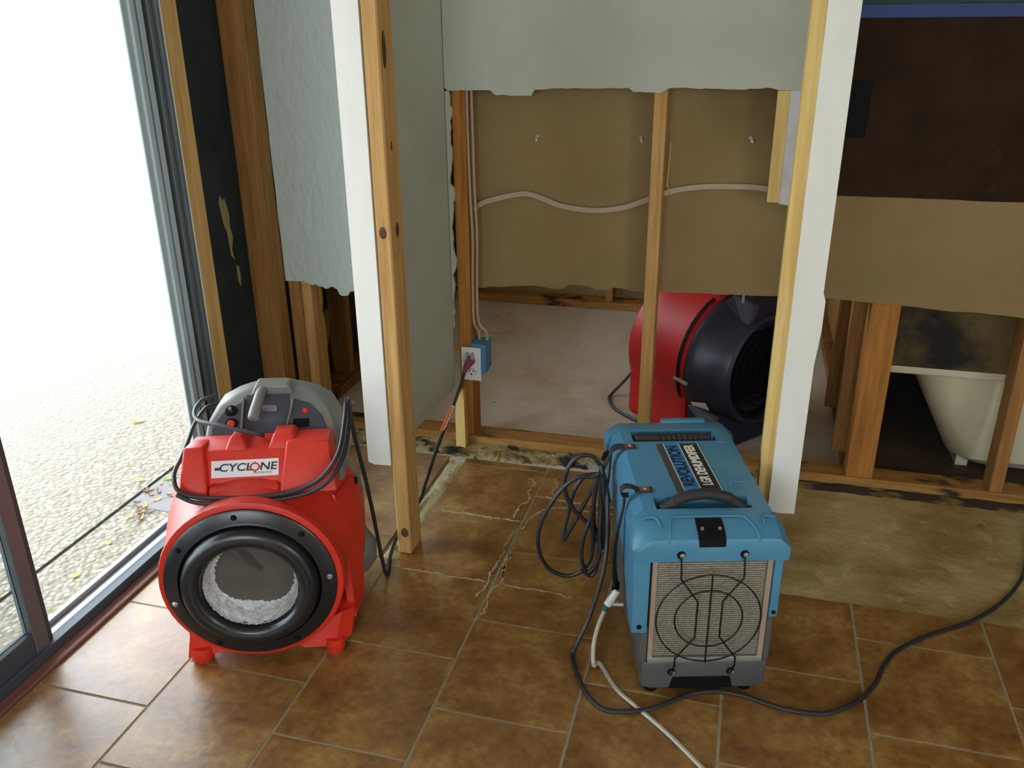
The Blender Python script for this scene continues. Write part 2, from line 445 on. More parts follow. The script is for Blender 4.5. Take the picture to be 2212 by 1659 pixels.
# ------------------------------------------------------------------ the setting: floor
GX0, GY0 = -0.940, 0
TW, TL, GR = 0.3282, 0.3383, 0.0045
def build_floor():
    base = MB()
    base.box(-1.70, 3.2, -2.6, 2.70, -0.08, -0.011); base.box(-1.74, -1.70, 2.31, 2.70, -0.08, -0.011)
    base.box(-1.74, 3.2, 2.70, 4.72, -0.08, -0.003)
    fl = base.build('floor', M['concrete'])
    tag(fl, kind='structure')
    # tile field, one mesh; tiles left out where the plan shows bare slab
    excl = [(-0.985, -0.921, 2.045, 2.75), (0.135, 5.0, 2.155, 9.0)]
    bm = bmesh.new()
    ly = bm.loops.layers.color.new('tint')
    def rects(r):
        out = [r]
        for ex in excl:
            nx = []
            for (a, b, c, d) in out:
                ea, eb, ec, ed = ex
                if b <= ea or a >= eb or d <= ec or c >= ed: nx.append((a, b, c, d)); continue
                if c < ec: nx.append((a, b, c, ec))
                if d > ed: nx.append((a, b, ed, d))
                c2, d2 = max(c, ec), min(d, ed)
                if a < ea: nx.append((a, ea, c2, d2))
                if b > eb: nx.append((eb, b, c2, d2))
            out = nx
        return out
    rnd = random.Random(3)
    for i in range(-3, 13):
        x0 = GX0 + i * TW
        ph = 1.329 if i % 2 == 0 else 1.495
        for j in range(-12, 6):
            y0 = ph + j * TL
            r = (max(x0, -1.578) + GR / 2, min(x0 + TW, 3.2) - GR / 2, y0 + GR / 2, min(y0 + TL, 2.722) - GR / 2)
            tint = (rnd.random() * 3, rnd.random() * 3, rnd.random() * 3, 1)
            if r[1] - r[0] < 0.01 or r[3] - r[2] < 0.01: continue
            for (a, b, c, d) in rects(r):
                if b - a < 0.004 or d - c < 0.004: continue
                e = 0.0016
                vb = [bm.verts.new(p) for p in ((a, c, -0.012), (b, c, -0.012), (b, d, -0.012), (a, d, -0.012))]
                vt = [bm.verts.new(p) for p in ((a + e, c + e, 0), (b - e, c + e, 0), (b - e, d - e, 0), (a + e, d - e, 0))]
                fs = [bm.faces.new(vt)]
                for k in range(4):
                    fs.append(bm.faces.new((vb[k], vb[(k + 1) % 4], vt[(k + 1) % 4], vt[k])))
                for f in fs:
                    for l in f.loops: l[ly] = tint
    me = bpy.data.meshes.new('tiles'); bm.to_mesh(me); bm.free()
    me.materials.append(M['tile'])
    t = bpy.data.objects.new('floor_tiles', me); COL.objects.link(t); t.parent = fl
    g = MB()
    for (a, b, c, d) in [(-1.58, -0.985, -2.6, 2.722), (-0.985, -0.921, -2.6, 2.045), (-0.921, 0.135, -2.6, 2.722), (0.135, 3.2, -2.6, 2.155)]:
        g.box(a, b, c, d, -0.0105, -0.0018)
    g.build('grout', M['grout'], fl)
    # exposed slab with old glue on the right
    c = MB(); c.box(0.135, 3.2, 2.155, 2.84, -0.0105, -0.002)
    c.build('bare_slab', M['concrete_patch'], fl)
    # raised ragged glue edges along broken joints
    gl = MB()
    def crack(pts, w, h=0.0014, seed=1):
        r = random.Random(seed)
        P = catmull([(x, y, 0) for x, y in pts], 7)
        L, R = [], []
        for i, p in enumerate(P):
            a = P[max(i - 1, 0)]; b = P[min(i + 1, len(P) - 1)]
            t = (b - a).normalized(); n = Vector((-t.y, t.x, 0))
            k = w * 0.62 * (0.2 + 1.1 * r.random()) / 2
            jx = n * (r.random() - 0.5) * w * 0.8
            L.append(p + n * k + jx); R.append(p - n * k + jx)
        for i in range(len(P) - 1):
            q = [L[i], L[i + 1], R[i + 1], R[i]]
            vt = [gl.bm.verts.new((v.x, v.y, h)) for v in q]
            vb = [gl.bm.verts.new((v.x, v.y, -0.001)) for v in q]
            gl.bm.faces.new(vt)
            for k in range(4): gl.bm.faces.new((vb[k], vb[(k + 1) % 4], vt[(k + 1) % 4], vt[k]))
    CR = CRACKS
    for s, (w, pts) in enumerate(CR): crack(pts, w, seed=s + 2)
    gl.build('thinset_smears', M['glue'], fl)
    # where the side wall's plate was pulled up
    ch = MB()
    r = random.Random(5)
    n = 26
    Lp, Rp = [], []
    for i in range(n + 1):
        y = 2.05 + (2.76 - 2.05) * i / n
        Lp.append((-0.984 + r.uniform(-0.002, 0.005), y)); Rp.append((-0.924 + r.uniform(-0.006, 0.003), y))
    rows = []
    for i in range(n + 1):
        row = []
        for k in range(6):
            f = k / 5
            row.append((Lp[i][0] * (1 - f) + Rp[i][0] * f, Lp[i][1], -0.006 + (r.uniform(0, 0.004) if 0 < k < 5 else -0.004)))
        rows.append(row)
    ch.loft(rows, False, False, closed=False)
    ch.build('wall_channel', M['channel'], fl, smooth=True)
    b = MB(); b.box(0.466, 3.19, 2.926, 4.099, -0.0035, -0.0005); b.build('dark_subfloor', M['subfloor'], fl)
    return fl
CRACKS = [
    (0.010, [(-0.617, 2.30), (-0.628, 2.22), (-0.622, 2.14), (-0.632, 2.06), (-0.628, 1.98), (-0.640, 1.93)]),
    (0.010, [(-0.600, 2.20), (-0.604, 2.10), (-0.590, 2.03), (-0.606, 1.95), (-0.600, 1.87), (-0.610, 1.84)]),
    (0.012, [(-0.620, 2.34), (-0.68, 2.345), (-0.74, 2.342), (-0.80, 2.35), (-0.86, 2.345), (-0.90, 2.352)]),
    (0.012, [(-0.640, 2.36), (-0.646, 2.43), (-0.622, 2.49), (-0.640, 2.55), (-0.630, 2.60), (-0.66, 2.63)]),
    (0.012, [(-0.60, 2.30), (-0.585, 2.38), (-0.55, 2.44), (-0.48, 2.46), (-0.40, 2.455), (-0.33, 2.46)]),
    (0.009, [(-0.575, 2.52), (-0.50, 2.50), (-0.42, 2.505), (-0.34, 2.50)]),
    (0.010, [(-0.598, 2.14), (-0.59, 2.02), (-0.56, 2.00), (-0.46, 2.0), (-0.38, 1.99)]),
    (0.009, [(-0.57, 2.64), (-0.55, 2.60), (-0.56, 2.55), (-0.53, 2.51)]),
    (0.011, [(-0.99, 2.35), (-1.06, 2.34), (-1.14, 2.345), (-1.25, 2.34)]),
    (0.008, [(-0.89, 2.006), (-0.80, 2.008), (-0.70, 2.004), (-0.63, 2.006)]),
]
floor = build_floor()

def ragged(p0, p1, n, amp, seed, steps=()):
    """points from p0 to p1 (exclusive of p1) with torn-edge jitter perpendicular to the run"""
    r = random.Random(seed)
    out = []
    dx, dz = p1[0] - p0[0], p1[1] - p0[1]
    L = math.hypot(dx, dz); nx, nz = -dz / L, dx / L
    off = 0
    for i in range(n):
        f = (i + (r.uniform(-.3, .3) if 0 < i else 0)) / n
        off = off * 0.6 + r.uniform(-amp, amp)
        for (a, b, o) in steps:
            if a <= f < b: k = o; break
        else: k = 0
        out.append((p0[0] + dx * f + nx * (off + k), p0[1] + dz * f + nz * (off + k)))
    return out

# ------------------------------------------------------------------ the setting: walls
YB = 2.835
def walls():
    # room shell behind and beside the camera; both unseen openings added for fill light
    m = MB(); m.box(3.2, 3.3, -0.6, 4.8, -0.1, 2.45); m.box(3.2, 3.3, -2.7, -2.0, -0.1, 2.45); m.box(3.2, 3.3, -2.0, -0.6, -0.1, 0.8); m.box(3.2, 3.3, -2.0, -0.6, 2.1, 2.45); tag(m.build('wall_right', M['interior']), kind='structure')
    m = MB(); m.box(-1.74, -1.3, -2.7, -2.6, 0, 2.45); m.box(0.5, 3.3, -2.7, -2.6, 0, 2.45); m.box(-1.3, 0.5, -2.7, -2.6, 0, 0.9); m.box(-1.3, 0.5, -2.7, -2.6, 2.1, 2.45); tag(m.build('wall_front', M['interior']), kind='structure')
    m = MB(); m.box(-1.86, 3.3, -2.7, 4.8, 2.45, 2.55); tag(m.build('ceiling', M['ceiling']), kind='structure')
    # outside wall with the door opening and an unseen high opening added to light the room beyond
    m = MB()
    m.box(-1.86, -1.735, -2.7, -1.15, -0.2, 2.45)
    m.box(-1.86, -1.735, -1.15, 2.45, 2.08, 2.45)
    m.box(-1.86, -1.735, 2.45, 3.25, -0.1, 2.45); m.box(-1.748, -1.735, 2.30, 2.45, -0.1, 2.45)
    m.box(-1.86, -1.735, 3.25, 4.45, -0.1, 0.85)
    m.box(-1.86, -1.735, 3.25, 4.45, 2.15, 2.45)
    m.box(-1.86, -1.735, 4.45, 4.8, -0.1, 2.45)
    wl = m.build('wall_left', M['felt']); tag(wl, kind='structure')
    m = MB(); m.box(-1.735, -1.655, -2.6, -1.15, 0, 2.45); m.box(-1.735, -1.655, -1.15, 2.14, 2.08, 2.45)
    m.build('wallboard', M['interior'], wl)
    # scraps of torn felt
    m = MB()
    def flake(pts):
        m.prism([(y, z) for y, z in pts], 'x', -1.7345, -1.7325)
    flake([(2.60, 0.93), (2.612, 0.955), (2.622, 0.93), (2.634, 0.94), (2.65, 0.88), (2.645, 0.84), (2.655, 0.80), (2.64, 0.76), (2.648, 0.72), (2.632, 0.74), (2.625, 0.82), (2.61, 0.86)])
    flake([(2.655, 0.70), (2.668, 0.69), (2.672, 0.655), (2.664, 0.62), (2.655, 0.64)])
    flake([(3.28, 0.34), (3.31, 0.32), (3.32, 0.36), (3.30, 0.28), (3.30, 0.22), (3.26, 0.16), (3.25, 0.2), (3.27, 0.26)])
    m.build('torn_paper', M['torn'], wl)
    # far wall of the room beyond
    m = MB(); m.box(-1.74, 3.3, 4.72, 4.8, 0, 2.45); tag(m.build('wall_far', M['paper']), kind='structure')
    # back wall: front board (painted), cut away below
    m = MB()
    poly = [(-0.989, 2.45), (-0.989, 1.22)]
    poly += ragged((-0.989, 1.283), (-0.93, 1.280), 2, 0.003, 1)
    poly += ragged((-0.93, 1.278), (0.055, 1.296), 60, 0.0022, 2, steps=((0.0, 0.10, 0.004), (0.10, 0.24, -0.012), (0.24, 0.56, 0.006), (0.56, 0.66, -0.008), (0.66, 1.0, 0.004)))
    poly += [(0.055, 1.293), (0.20, 1.293), (0.20, 2.45)]
    m.prism([poly[0]] + poly[2:], 'y', YB - 0.0127, YB - 0.0005)
    # torn strip left of the opening
    st = [(-0.989, 1.29), (-0.989, 0.47)] + ragged((-0.984, 0.47), (-0.975, 1.29), 46, 0.0042, 5, steps=((0.25, 0.34, -0.008), (0.55, 0.62, -0.010), (0.88, 0.93, -0.005)))
    m.prism(st, 'y', YB - 0.0127, YB - 0.0005)
    wb = m.build('wall_back', M['drywall']); tag(wb, kind='structure')
    # textured board left of the side wall
    m = MB()
    pl = [(-1.0, 2.45), (-1.646, 2.45)] + ragged((-1.646, 2.45), (-1.644, 0.60), 44, 0.0016, 9) + ragged((-1.644, 0.60), (-1.545, 0.602), 5, 0.002, 10) \
        + ragged((-1.535, 0.592), (-1.33, 0.574), 22, 0.006, 11, steps=((0.5, 0.72, -0.016),)) + [(-1.33, 0.590), (-1.0, 0.585)]
    m.prism(pl, 'y', YB - 0.0127, YB - 0.0005)
    m.build('textured_board', M['drywall_tex'], wb)
    # rear board, brown paper towards us
    m = MB()
    rp = [(-1.64, 2.45), (-1.64, 0.66)] + ragged((-1.64, 0.62), (-0.955, 0.60), 12, 0.003, 12) + ragged((-0.955, 0.598), (0.24, 0.642), 62, 0.0022, 13,
          steps=((0.0, 0.06, -0.004), (0.13, 0.24, 0.006), (0.30, 0.38, 0.014), (0.42, 0.47, 0.012)))
    rp += [(0.40, 0.65), (0.40, 2.45)]
    m.prism(rp, 'y', YB + 0.0895, YB + 0.1015)
    m.build('rear_board', M['paper'], wb)
    m = MB()
    rp = ragged((0.205, 0.672), (3.2, 0.55), 90, 0.002, 14) + [(3.2, 0.55), (3.2, 0.996)] + ragged((3.2, 0.996), (0.205, 0.991), 60, 0.0012, 15)
    m.prism(rp, 'y', YB - 0.0135, YB - 0.0005)
    m.build('front_paper_band', M['paper'], wb)
    # dark stone faced upper wall on the right, blue film and green panel above it
    m = MB(); m.box(0.2055, 3.2, YB - 0.008, YB - 0.0005, 0.9915, 1.487)
    wr = m.build('wall_stone', M['dark_wall']); tag(wr, kind='structure')
    m = MB(); m.box(0.2055, 3.2, YB - 0.011, YB - 0.0005, 1.4875, 1.523, 0.001); m.build('blue_film', M['blue_tape'], wr)
    m = MB(); m.box(0.2055, 3.2, YB - 0.008, YB - 0.0005, 1.5235, 2.45); m.build('green_panel', M['green_dark'], wr)
    # painted side wall over the channel
    m = MB()
    sp = [(YB - 0.0132, 2.45), (2.17, 2.45), (2.17, 0.262)] + ragged((2.17, 0.262), (YB - 0.0132, 0.235), 30, 0.0012, 21) + [(YB - 0.0132, 0.235)]
    m.prism(sp, 'x', -1.003, -0.9905)
    ws = m.build('wall_side', M['drywall']); tag(ws, kind='structure')
    # partition running back on the right, with its boards beyond
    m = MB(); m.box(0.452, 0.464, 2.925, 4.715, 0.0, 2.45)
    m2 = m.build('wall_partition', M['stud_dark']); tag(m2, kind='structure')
    return
walls()

def stud(x0, x1, y0, y1, z0, z1, m, label, name='wall_stud', cat='stud', group=None, bev=0.002):
    b = MB(); b.box(x0, x1, y0, y1, z0, z1, bev, 1)
    o = b.build(name, M[m])
    return tag(o, label, cat, group)

T = 2.449
# end stud and white boards at the opening
stud(-0.9335, -0.891, 2.08, 2.169, 0.0, T, 'stud', 'knotty bare wooden stud standing on the tiles just right of the bright white board', bev=0.004)
def knot(parent, x, z, a, b, face='x'):
    m = MB()
    for k, (f, d) in enumerate(((1.0, 0.0003), (0.55, 0.0006))):
        if face == 'y': p = [(x + a * f * math.cos(t), z + b * f * math.sin(t)) for t in [2 * math.pi * q / 20 for q in range(20)]]; m.prism(p, 'y', 2.0797 - d, 2.0805)
        else: p = [(x + a * f * math.cos(t), z + b * f * math.sin(t)) for t in [2 * math.pi * q / 20 for q in range(20)]]; m.prism(p, 'x', -0.8915, -0.8908 + d)
    o = m.build('knot', M['knot'], parent)
    return o
M['knot'] = mat('wood_knot', lin(96, 62, 28), 0.8, noise=(lin(66, 40, 16), 60, (1, 1, 1), 0.4, 0.6))
es = [o for o in COL.objects if o.name == 'wall_stud'][0]
knot(es, 2.125, 0.985, 0.011, 0.020); knot(es, 2.11, 1.43, 0.012, 0.045); knot(es, -0.913, 0.985, 0.010, 0.016, 'y'); knot(es, -0.908, 0.075, 0.012, 0.016, 'y'); knot(es, 2.12, 1.2, 0.005, 0.012)
stud(0.090, 0.1285, 2.0945, 2.185, 0.0, T, 'stud_pale', 'pale yellow wooden stud behind the left edge of the white board by the blue dehumidifier')
def board(x0, x1, z0, label, sliver=False):
    root = empty('white_board', ((x0 + x1) / 2, 2.08, z0))
    tag(root, label, 'board')
    m = MB()
    m.prism([(x0, z0 + 0.004), (x0 + 0.02, z0 - 0.003), (x1, z0), (x1, T), (x0, T)], 'y', 2.080, 2.094)
    o = m.build('painted_face', M['white_board'], root); o.location = -root.location
    return root
board(-1.008, -0.9375, 0.299, 'bright white painted board hanging above the floor left of the knotty stud')
b = board(0.1205, 0.187, 0.303, 'white painted board hanging above the floor right of the blue dehumidifier')
m = MB(); m.prism([(0.186, 0.90), (0.194, 0.88), (0.194, 0.80), (0.186, 0.70)], 'y', 2.083, 2.093)
o = m.build('loose_chip', M['white_board'], b); o.location = -b.location

# outside wall framing
stud(-1.7345, -1.645, 2.322, 2.395, 0.0, T, 'stud', 'wooden stud beside the grey patio door frame, left of the tall black felt strip')
stud(-1.7345, -1.642, 2.737, 2.815, 0.0, T, 'stud_dark', 'broad brown stud between the tall black felt strip and the textured wallboard')
stud(-1.7345, -1.645, 3.30, 3.338, 0.04, T, 'stud_dark', 'dark stud low behind the bright white board, right of the small black felt gap')
stud(-1.642, -1.592, YB, 2.923, 0.04, 2.44, 'stud_dark', 'darker of two joined studs under the textured wallboard, behind the red blower')
stud(-1.590, -1.550, YB, 2.923, 0.04, 2.44, 'stud', 'lighter of two joined studs under the textured wallboard, edging the black felt gap')
stud(-1.7345, -1.62, 2.93, 4.715, -0.0025, 0.04, 'plate_y', 'stained floor plate running away from us below the small black felt gap', 'floor_plate', 'plate')
# back wall framing
stud(-0.972, -0.926, YB, 2.923, 0.04, 2.44, 'stud_orange', 'orange-brown stud at the left end of the wall opening, behind the white outlet')
stud(-0.313, -0.272, YB, 2.923, 0.04, 2.44, 'stud', 'stud in the middle of the wall opening, in front of the dim red air mover')
stud(0.404, 0.490, YB, 2.923, 0.04, 2.44, 'stud_orange', 'wide orange-brown stud under the brown paper band, left of the bathtub')
stud(0.850, 0.890, YB, 2.923, 0.04, 2.44, 'stud_dark', 'narrow stud in front of the bathtub at the right edge of the photo')
stud(-1.64, 3.19, YB - 0.001, 2.924, -0.0025, 0.039, 'plate', 'mouldy wooden floor plate running along under the wall opening', 'floor_plate', 'plate')
stud(0.405, 0.4515, 2.93, 4.715, -0.0025, 0.04, 'plate_y', 'floor plate running back beyond the wide orange-brown stud', 'floor_plate', 'plate')
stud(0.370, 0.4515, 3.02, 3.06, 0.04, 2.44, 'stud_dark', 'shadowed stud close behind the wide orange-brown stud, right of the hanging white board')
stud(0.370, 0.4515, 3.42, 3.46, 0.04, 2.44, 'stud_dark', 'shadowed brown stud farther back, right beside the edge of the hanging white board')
stud(-1.62, 0.40, 4.60, 4.70, -0.0025, 0.04, 'plate', 'dark floor plate at the foot of the far wall, seen through the opening', 'floor_plate', 'plate')
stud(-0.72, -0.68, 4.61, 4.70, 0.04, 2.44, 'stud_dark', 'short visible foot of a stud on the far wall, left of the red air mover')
# stub block below the outlet
b_ = MB()
b_.loft([[(-0.985, 2.792, 0.0), (-0.948, 2.792, 0.0), (-0.948, 2.826, 0.0), (-0.985, 2.826, 0.0)],
         [(-0.984, 2.792, 0.12), (-0.947, 2.790, 0.12), (-0.947, 2.826, 0.12), (-0.984, 2.826, 0.12)],
         [(-0.978, 2.794, 0.232), (-0.950, 2.792, 0.238), (-0.950, 2.826, 0.236), (-0.978, 2.826, 0.230)]])
tag(b_.build('stud_stub', M['stud_pale']), 'short pale wood stub standing under the white wall outlet', 'stub')
# cream painted strip and plaster remnant at the right end of the opening
b_ = MB(); b_.box(0.0515, 0.088, YB - 0.014, YB + 0.05, 0.963, 1.292, 0.001, 1)
o = b_.build('wall_board_edge', M['stud_pale'])
tag(o, 'cream strip of cut board hanging at the right end of the wall opening', 'board strip')
b_ = MB()
pp = [(0.0885, 1.2925), (0.0885, 0.966)] + ragged((0.0885, 0.962), (0.20, 0.955), 10, 0.003, 31) + [(0.20, 0.955), (0.20, 1.2925)]
b_.prism(pp, 'y', YB - 0.0127, YB - 0.0005)
tag(b_.build('plaster_remnant', M['plaster_patch']), 'bluish white plastered board remnant behind the pale yellow stud', 'wallboard remnant')

# old mortar ridge along the plate
def residue():
    r = random.Random(11)
    m = MB()
    nx, ny = 190, 7
    rows = []
    for i in range(nx + 1):
        x = -1.6 + (0.15 + 1.6) * i / nx
        if x > -0.2: yf = 2.735
        else: yf = 2.735
        yf += 0.012 * math.sin(x * 9) + r.uniform(-0.008, 0.008)
        row = []
        for k in range(ny):
            f = k / (ny - 1)
            y = yf * (1 - f) + 2.8345 * f
            h = 0.002 + 0.014 * math.sin(min(f * 1.3, 1.0) * math.pi / 2) * (0.6 + 0.4 * math.sin(x * 23 + 1)) + r.uniform(-0.003, 0.003)
            row.append((x, y, -0.004 if k == 0 else h))
        rows.append(row)
    m.loft(rows, False, False, closed=False)
    o = m.build('trim_1', M['residue'], smooth=True); tag(o, kind='structure')
    m = MB()
    rows = []
    for i in range(120):
        x = 0.13 + 3.0 * i / 119
        rows.append([(x, 2.79 + r.uniform(-0.006, 0.004), -0.004), (x, 2.805, 0.004 + r.uniform(0, 0.004)), (x, 2.8345, 0.007 + r.uniform(0, 0.004))])
    m.loft(rows, False, False, closed=False)
    o = m.build('trim_2', M['residue_dark'], smooth=True); tag(o, kind='structure')
residue()

# ------------------------------------------------------------------ patio door
def patio_door():
    root = empty('door_1', (-1.64, 0.5, 0))
    tag(root, kind='structure')
    def part(mb, name, m, **k):
        o = mb.build(name, M[m], root, **k); o.location = -root.location
        return o
    # jamb: stepped vertical profiles
    m = MB()
    steps = [(2.146, 2.168, -1.652, -1.642), (2.168, 2.188, -1.668, -1.660), (2.186, 2.208, -1.676, -1.646), (2.208, 2.228, -1.690, -1.668), (2.226, 2.248, -1.706, -1.652)]
    for (a, b, x0, x1) in steps: m.box(x0, x1, a, b, 0, 2.08, 0.002, 1)
    part(m, 'jamb', 'alu_pale')
    m = MB(); m.box(-1.72, -1.668, 2.246, 2.268, 0, 2.08, 0.002, 1); m.box(-1.735, -1.650, 2.268, 2.288, 0, 2.08, 0.002, 1); m.box(-1.735, -1.640, 2.290, 2.308, 0, 2.08, 0.002, 1)
    part(m, 'jamb_inner', 'alu')
    m = MB(); m.box(-1.735, -1.645, 2.309, 2.319, 0, 2.08); part(m, 'gasket', 'white_board')
    # sill
    m = MB(); m.box(-1.632, -1.612, -1.15, 2.14, 0, 0.036, 0.002, 1); m.box(-1.66, -1.632, -1.15, 2.14, 0, 0.020); part(m, 'sill_upstand', 'alu_dark')
    m = MB(); m.box(-1.710, -1.66, -1.15, 2.20, -0.06, 0.020, 0.002, 1); m.box(-1.708, -1.690, -1.15, 2.20, 0.020, 0.034, 0.002, 1); part(m, 'sill_track', 'sill')
    m = MB(); m.box(-1.80, -1.64, -1.15, 2.14, 2.05, 2.08); part(m, 'head', 'alu')
    # inner sliding panel
    m = MB(); m.box(-1.658, -1.622, 1.388, 1.430, 0.022, 2.05, 0.002, 1); part(m, 'stile', 'alu')
    m = MB(); m.box(-1.700, -1.660, 1.430, 1.462, 0.044, 2.05, 0.002, 1); m.box(-1.655, -1.632, 1.430, 1.452, 0.022, 2.05, 0.002, 1); part(m, 'interlock', 'alu_dark')
    m = MB(); m.box(-1.656, -1.624, 0.42, 1.388, 0.022, 0.095, 0.002, 1); part(m, 'bottom_rail', 'alu_dark')
    m = MB(); m.box(-1.658, -1.622, 0.38, 0.42, 0.022, 2.05, 0.002, 1); part(m, 'stile', 'alu')
    m = MB(); m.box(-1.646, -1.640, 0.42, 1.388, 0.095, 2.045); part(m, 'glass_pane', 'glass')
    # outer fixed panel nearer the camera
    m = MB(); m.box(-1.7, -1.664, 0.40, 0.44, 0.044, 2.05); m.box(-1.7, -1.664, -1.10, 0.40, 0.044, 0.1); m.box(-1.7, -1.664, -1.15, -1.10, 0.044, 2.05); part(m, 'fixed_frame', 'alu')
    m = MB(); m.box(-1.685, -1.680, -1.10, 0.40, 0.1, 2.045); part(m, 'glass_pane', 'glass')
    # red brown strip at the floor
    m = MB(); m.box(-1.6115, -1.5785, -2.59, 2.31, 0, 0.010, 0.003, 2)
    tag(m.build('trim_3', M['trim_red']), kind='structure')
patio_door()

# ------------------------------------------------------------------ outside
def outside():
    m = MB(); m.box(-26, -2.02, -18, 26, -0.2, -0.06)
    g = m.build('ground', M['aggregate']); tag(g, kind='structure')
    m = MB(); m.box(-2.002, -1.7105, -1.14, 2.44, -0.2, -0.06); m.box(-2.002, -1.86, 2.44, 26, -0.2, -0.06); m.box(-2.002, -1.86, -18, -1.14, -0.2, -0.06); m.build('ground_strip', M['aggregate'], g)
    m = MB(); m.box(-2.022, -2.0, -18, 26, -0.2, -0.066); m.build('expansion_joint', M['joint'], g)
    m = MB(); m.box(-1.999, -1.80, 2.20, 2.43, -0.061, -0.056, 0.001, 1); m.build('plain_patch', M['threshold_slab'], g)
    # unseen roof added to shade the slab near the house
    m = MB(); m.box(-3.5, -1.86, -8, 12, 2.50, 2.62)
    o = m.build('patio_roof', M['interior']); tag(o, kind='structure')
outside()

def leaf(x, y, rz, L, W, m, label, group=None, curl=0.4, seed=0):
    r = random.Random(seed)
    b = MB()
    rings = []
    n = 8
    for i in range(n + 1):
        t = i / n
        w = W * math.sin(math.pi * min(max(t, 0.02), 0.98)) ** 0.8 / 2
        z = 0.002 + L * curl * (t - 0.5) ** 2 + 0.0006
        yy = 0.06 * L * math.sin(t * 3)
        rings.append([((t - 0.5) * L, yy - w, z + w * 0.4), ((t - 0.5) * L, yy, z), ((t - 0.5) * L, yy + w, z + w * 0.4),
                      ((t - 0.5) * L, yy + w, z + w * 0.4 + 0.0008), ((t - 0.5) * L, yy, z + 0.0008), ((t - 0.5) * L, yy - w, z + w * 0.4 + 0.0008)])
    b.loft(rings)
    o = b.build('leaf', M[m], smooth=True)
    o.location = (x, y, -0.06); o.rotation_euler = (0, 0, rz)
    return tag(o, label, 'leaf', group)
leaf(-1.80, 1.64, 0.9, 0.05, 0.024, 'leaf_green', 'pale green fallen leaf beside the bright door sill, nearest the sill', seed=1)
leaf(-1.785, 1.70, 0.2, 0.035, 0.022, 'leaf_yellow', 'bright yellow fallen leaf touching the green one near the sill', seed=2)
leaf(-1.875, 1.80, 1.4, 0.03, 0.018, 'leaf_yellow', 'small yellow leaf lying alone between the sill and the slab joint', seed=3)
leaf(-1.90, 1.98, 2.0, 0.028, 0.016, 'leaf_yellow', 'tiny yellow leaf beyond the lone yellow one near the slab joint', seed=4)
leaf(-1.965, 2.40, 0.6, 0.05, 0.026, 'leaf_green', 'pale green curled leaf at the top corner of the leaf litter', seed=5)
leaf(-2.07, 2.36, 0.3, 0.04, 0.02, 'leaf_yellow', 'yellow leaf lying just beyond the slab joint above the leaf litter', seed=6)
leaf(-2.08, 1.76, 1.0, 0.04, 0.02, 'leaf_green', 'green leaf beyond the slab joint, seen through the door glass', seed=7)
leaf(-2.40, 2.80, 0.5, 0.05, 0.024, 'leaf_yellow', 'pale yellow leaf far out on the pebbled slab', seed=8)
leaf(-1.79, 1.42, 0.3, 0.05, 0.02, 'leaf_yellow', 'yellow leaf outside low behind the door glass', seed=9)
rl = random.Random(4)
for i in range(16):
    t = rl.random()
    leaf(-1.985 + 0.10 * t + rl.uniform(-0.02, 0.02), 2.13 + 0.24 * rl.random(), rl.uniform(0, 6.3), rl.uniform(0.025, 0.045), rl.uniform(0.012, 0.022),
         rl.choice(['leaf_brown', 'leaf_yellow', 'leaf_brown', 'leaf_brown']), 'dry leaf in the little heap of litter on the pebbled strip behind the red blower', 'leaf litter outside the door', curl=0.9, seed=20 + i)

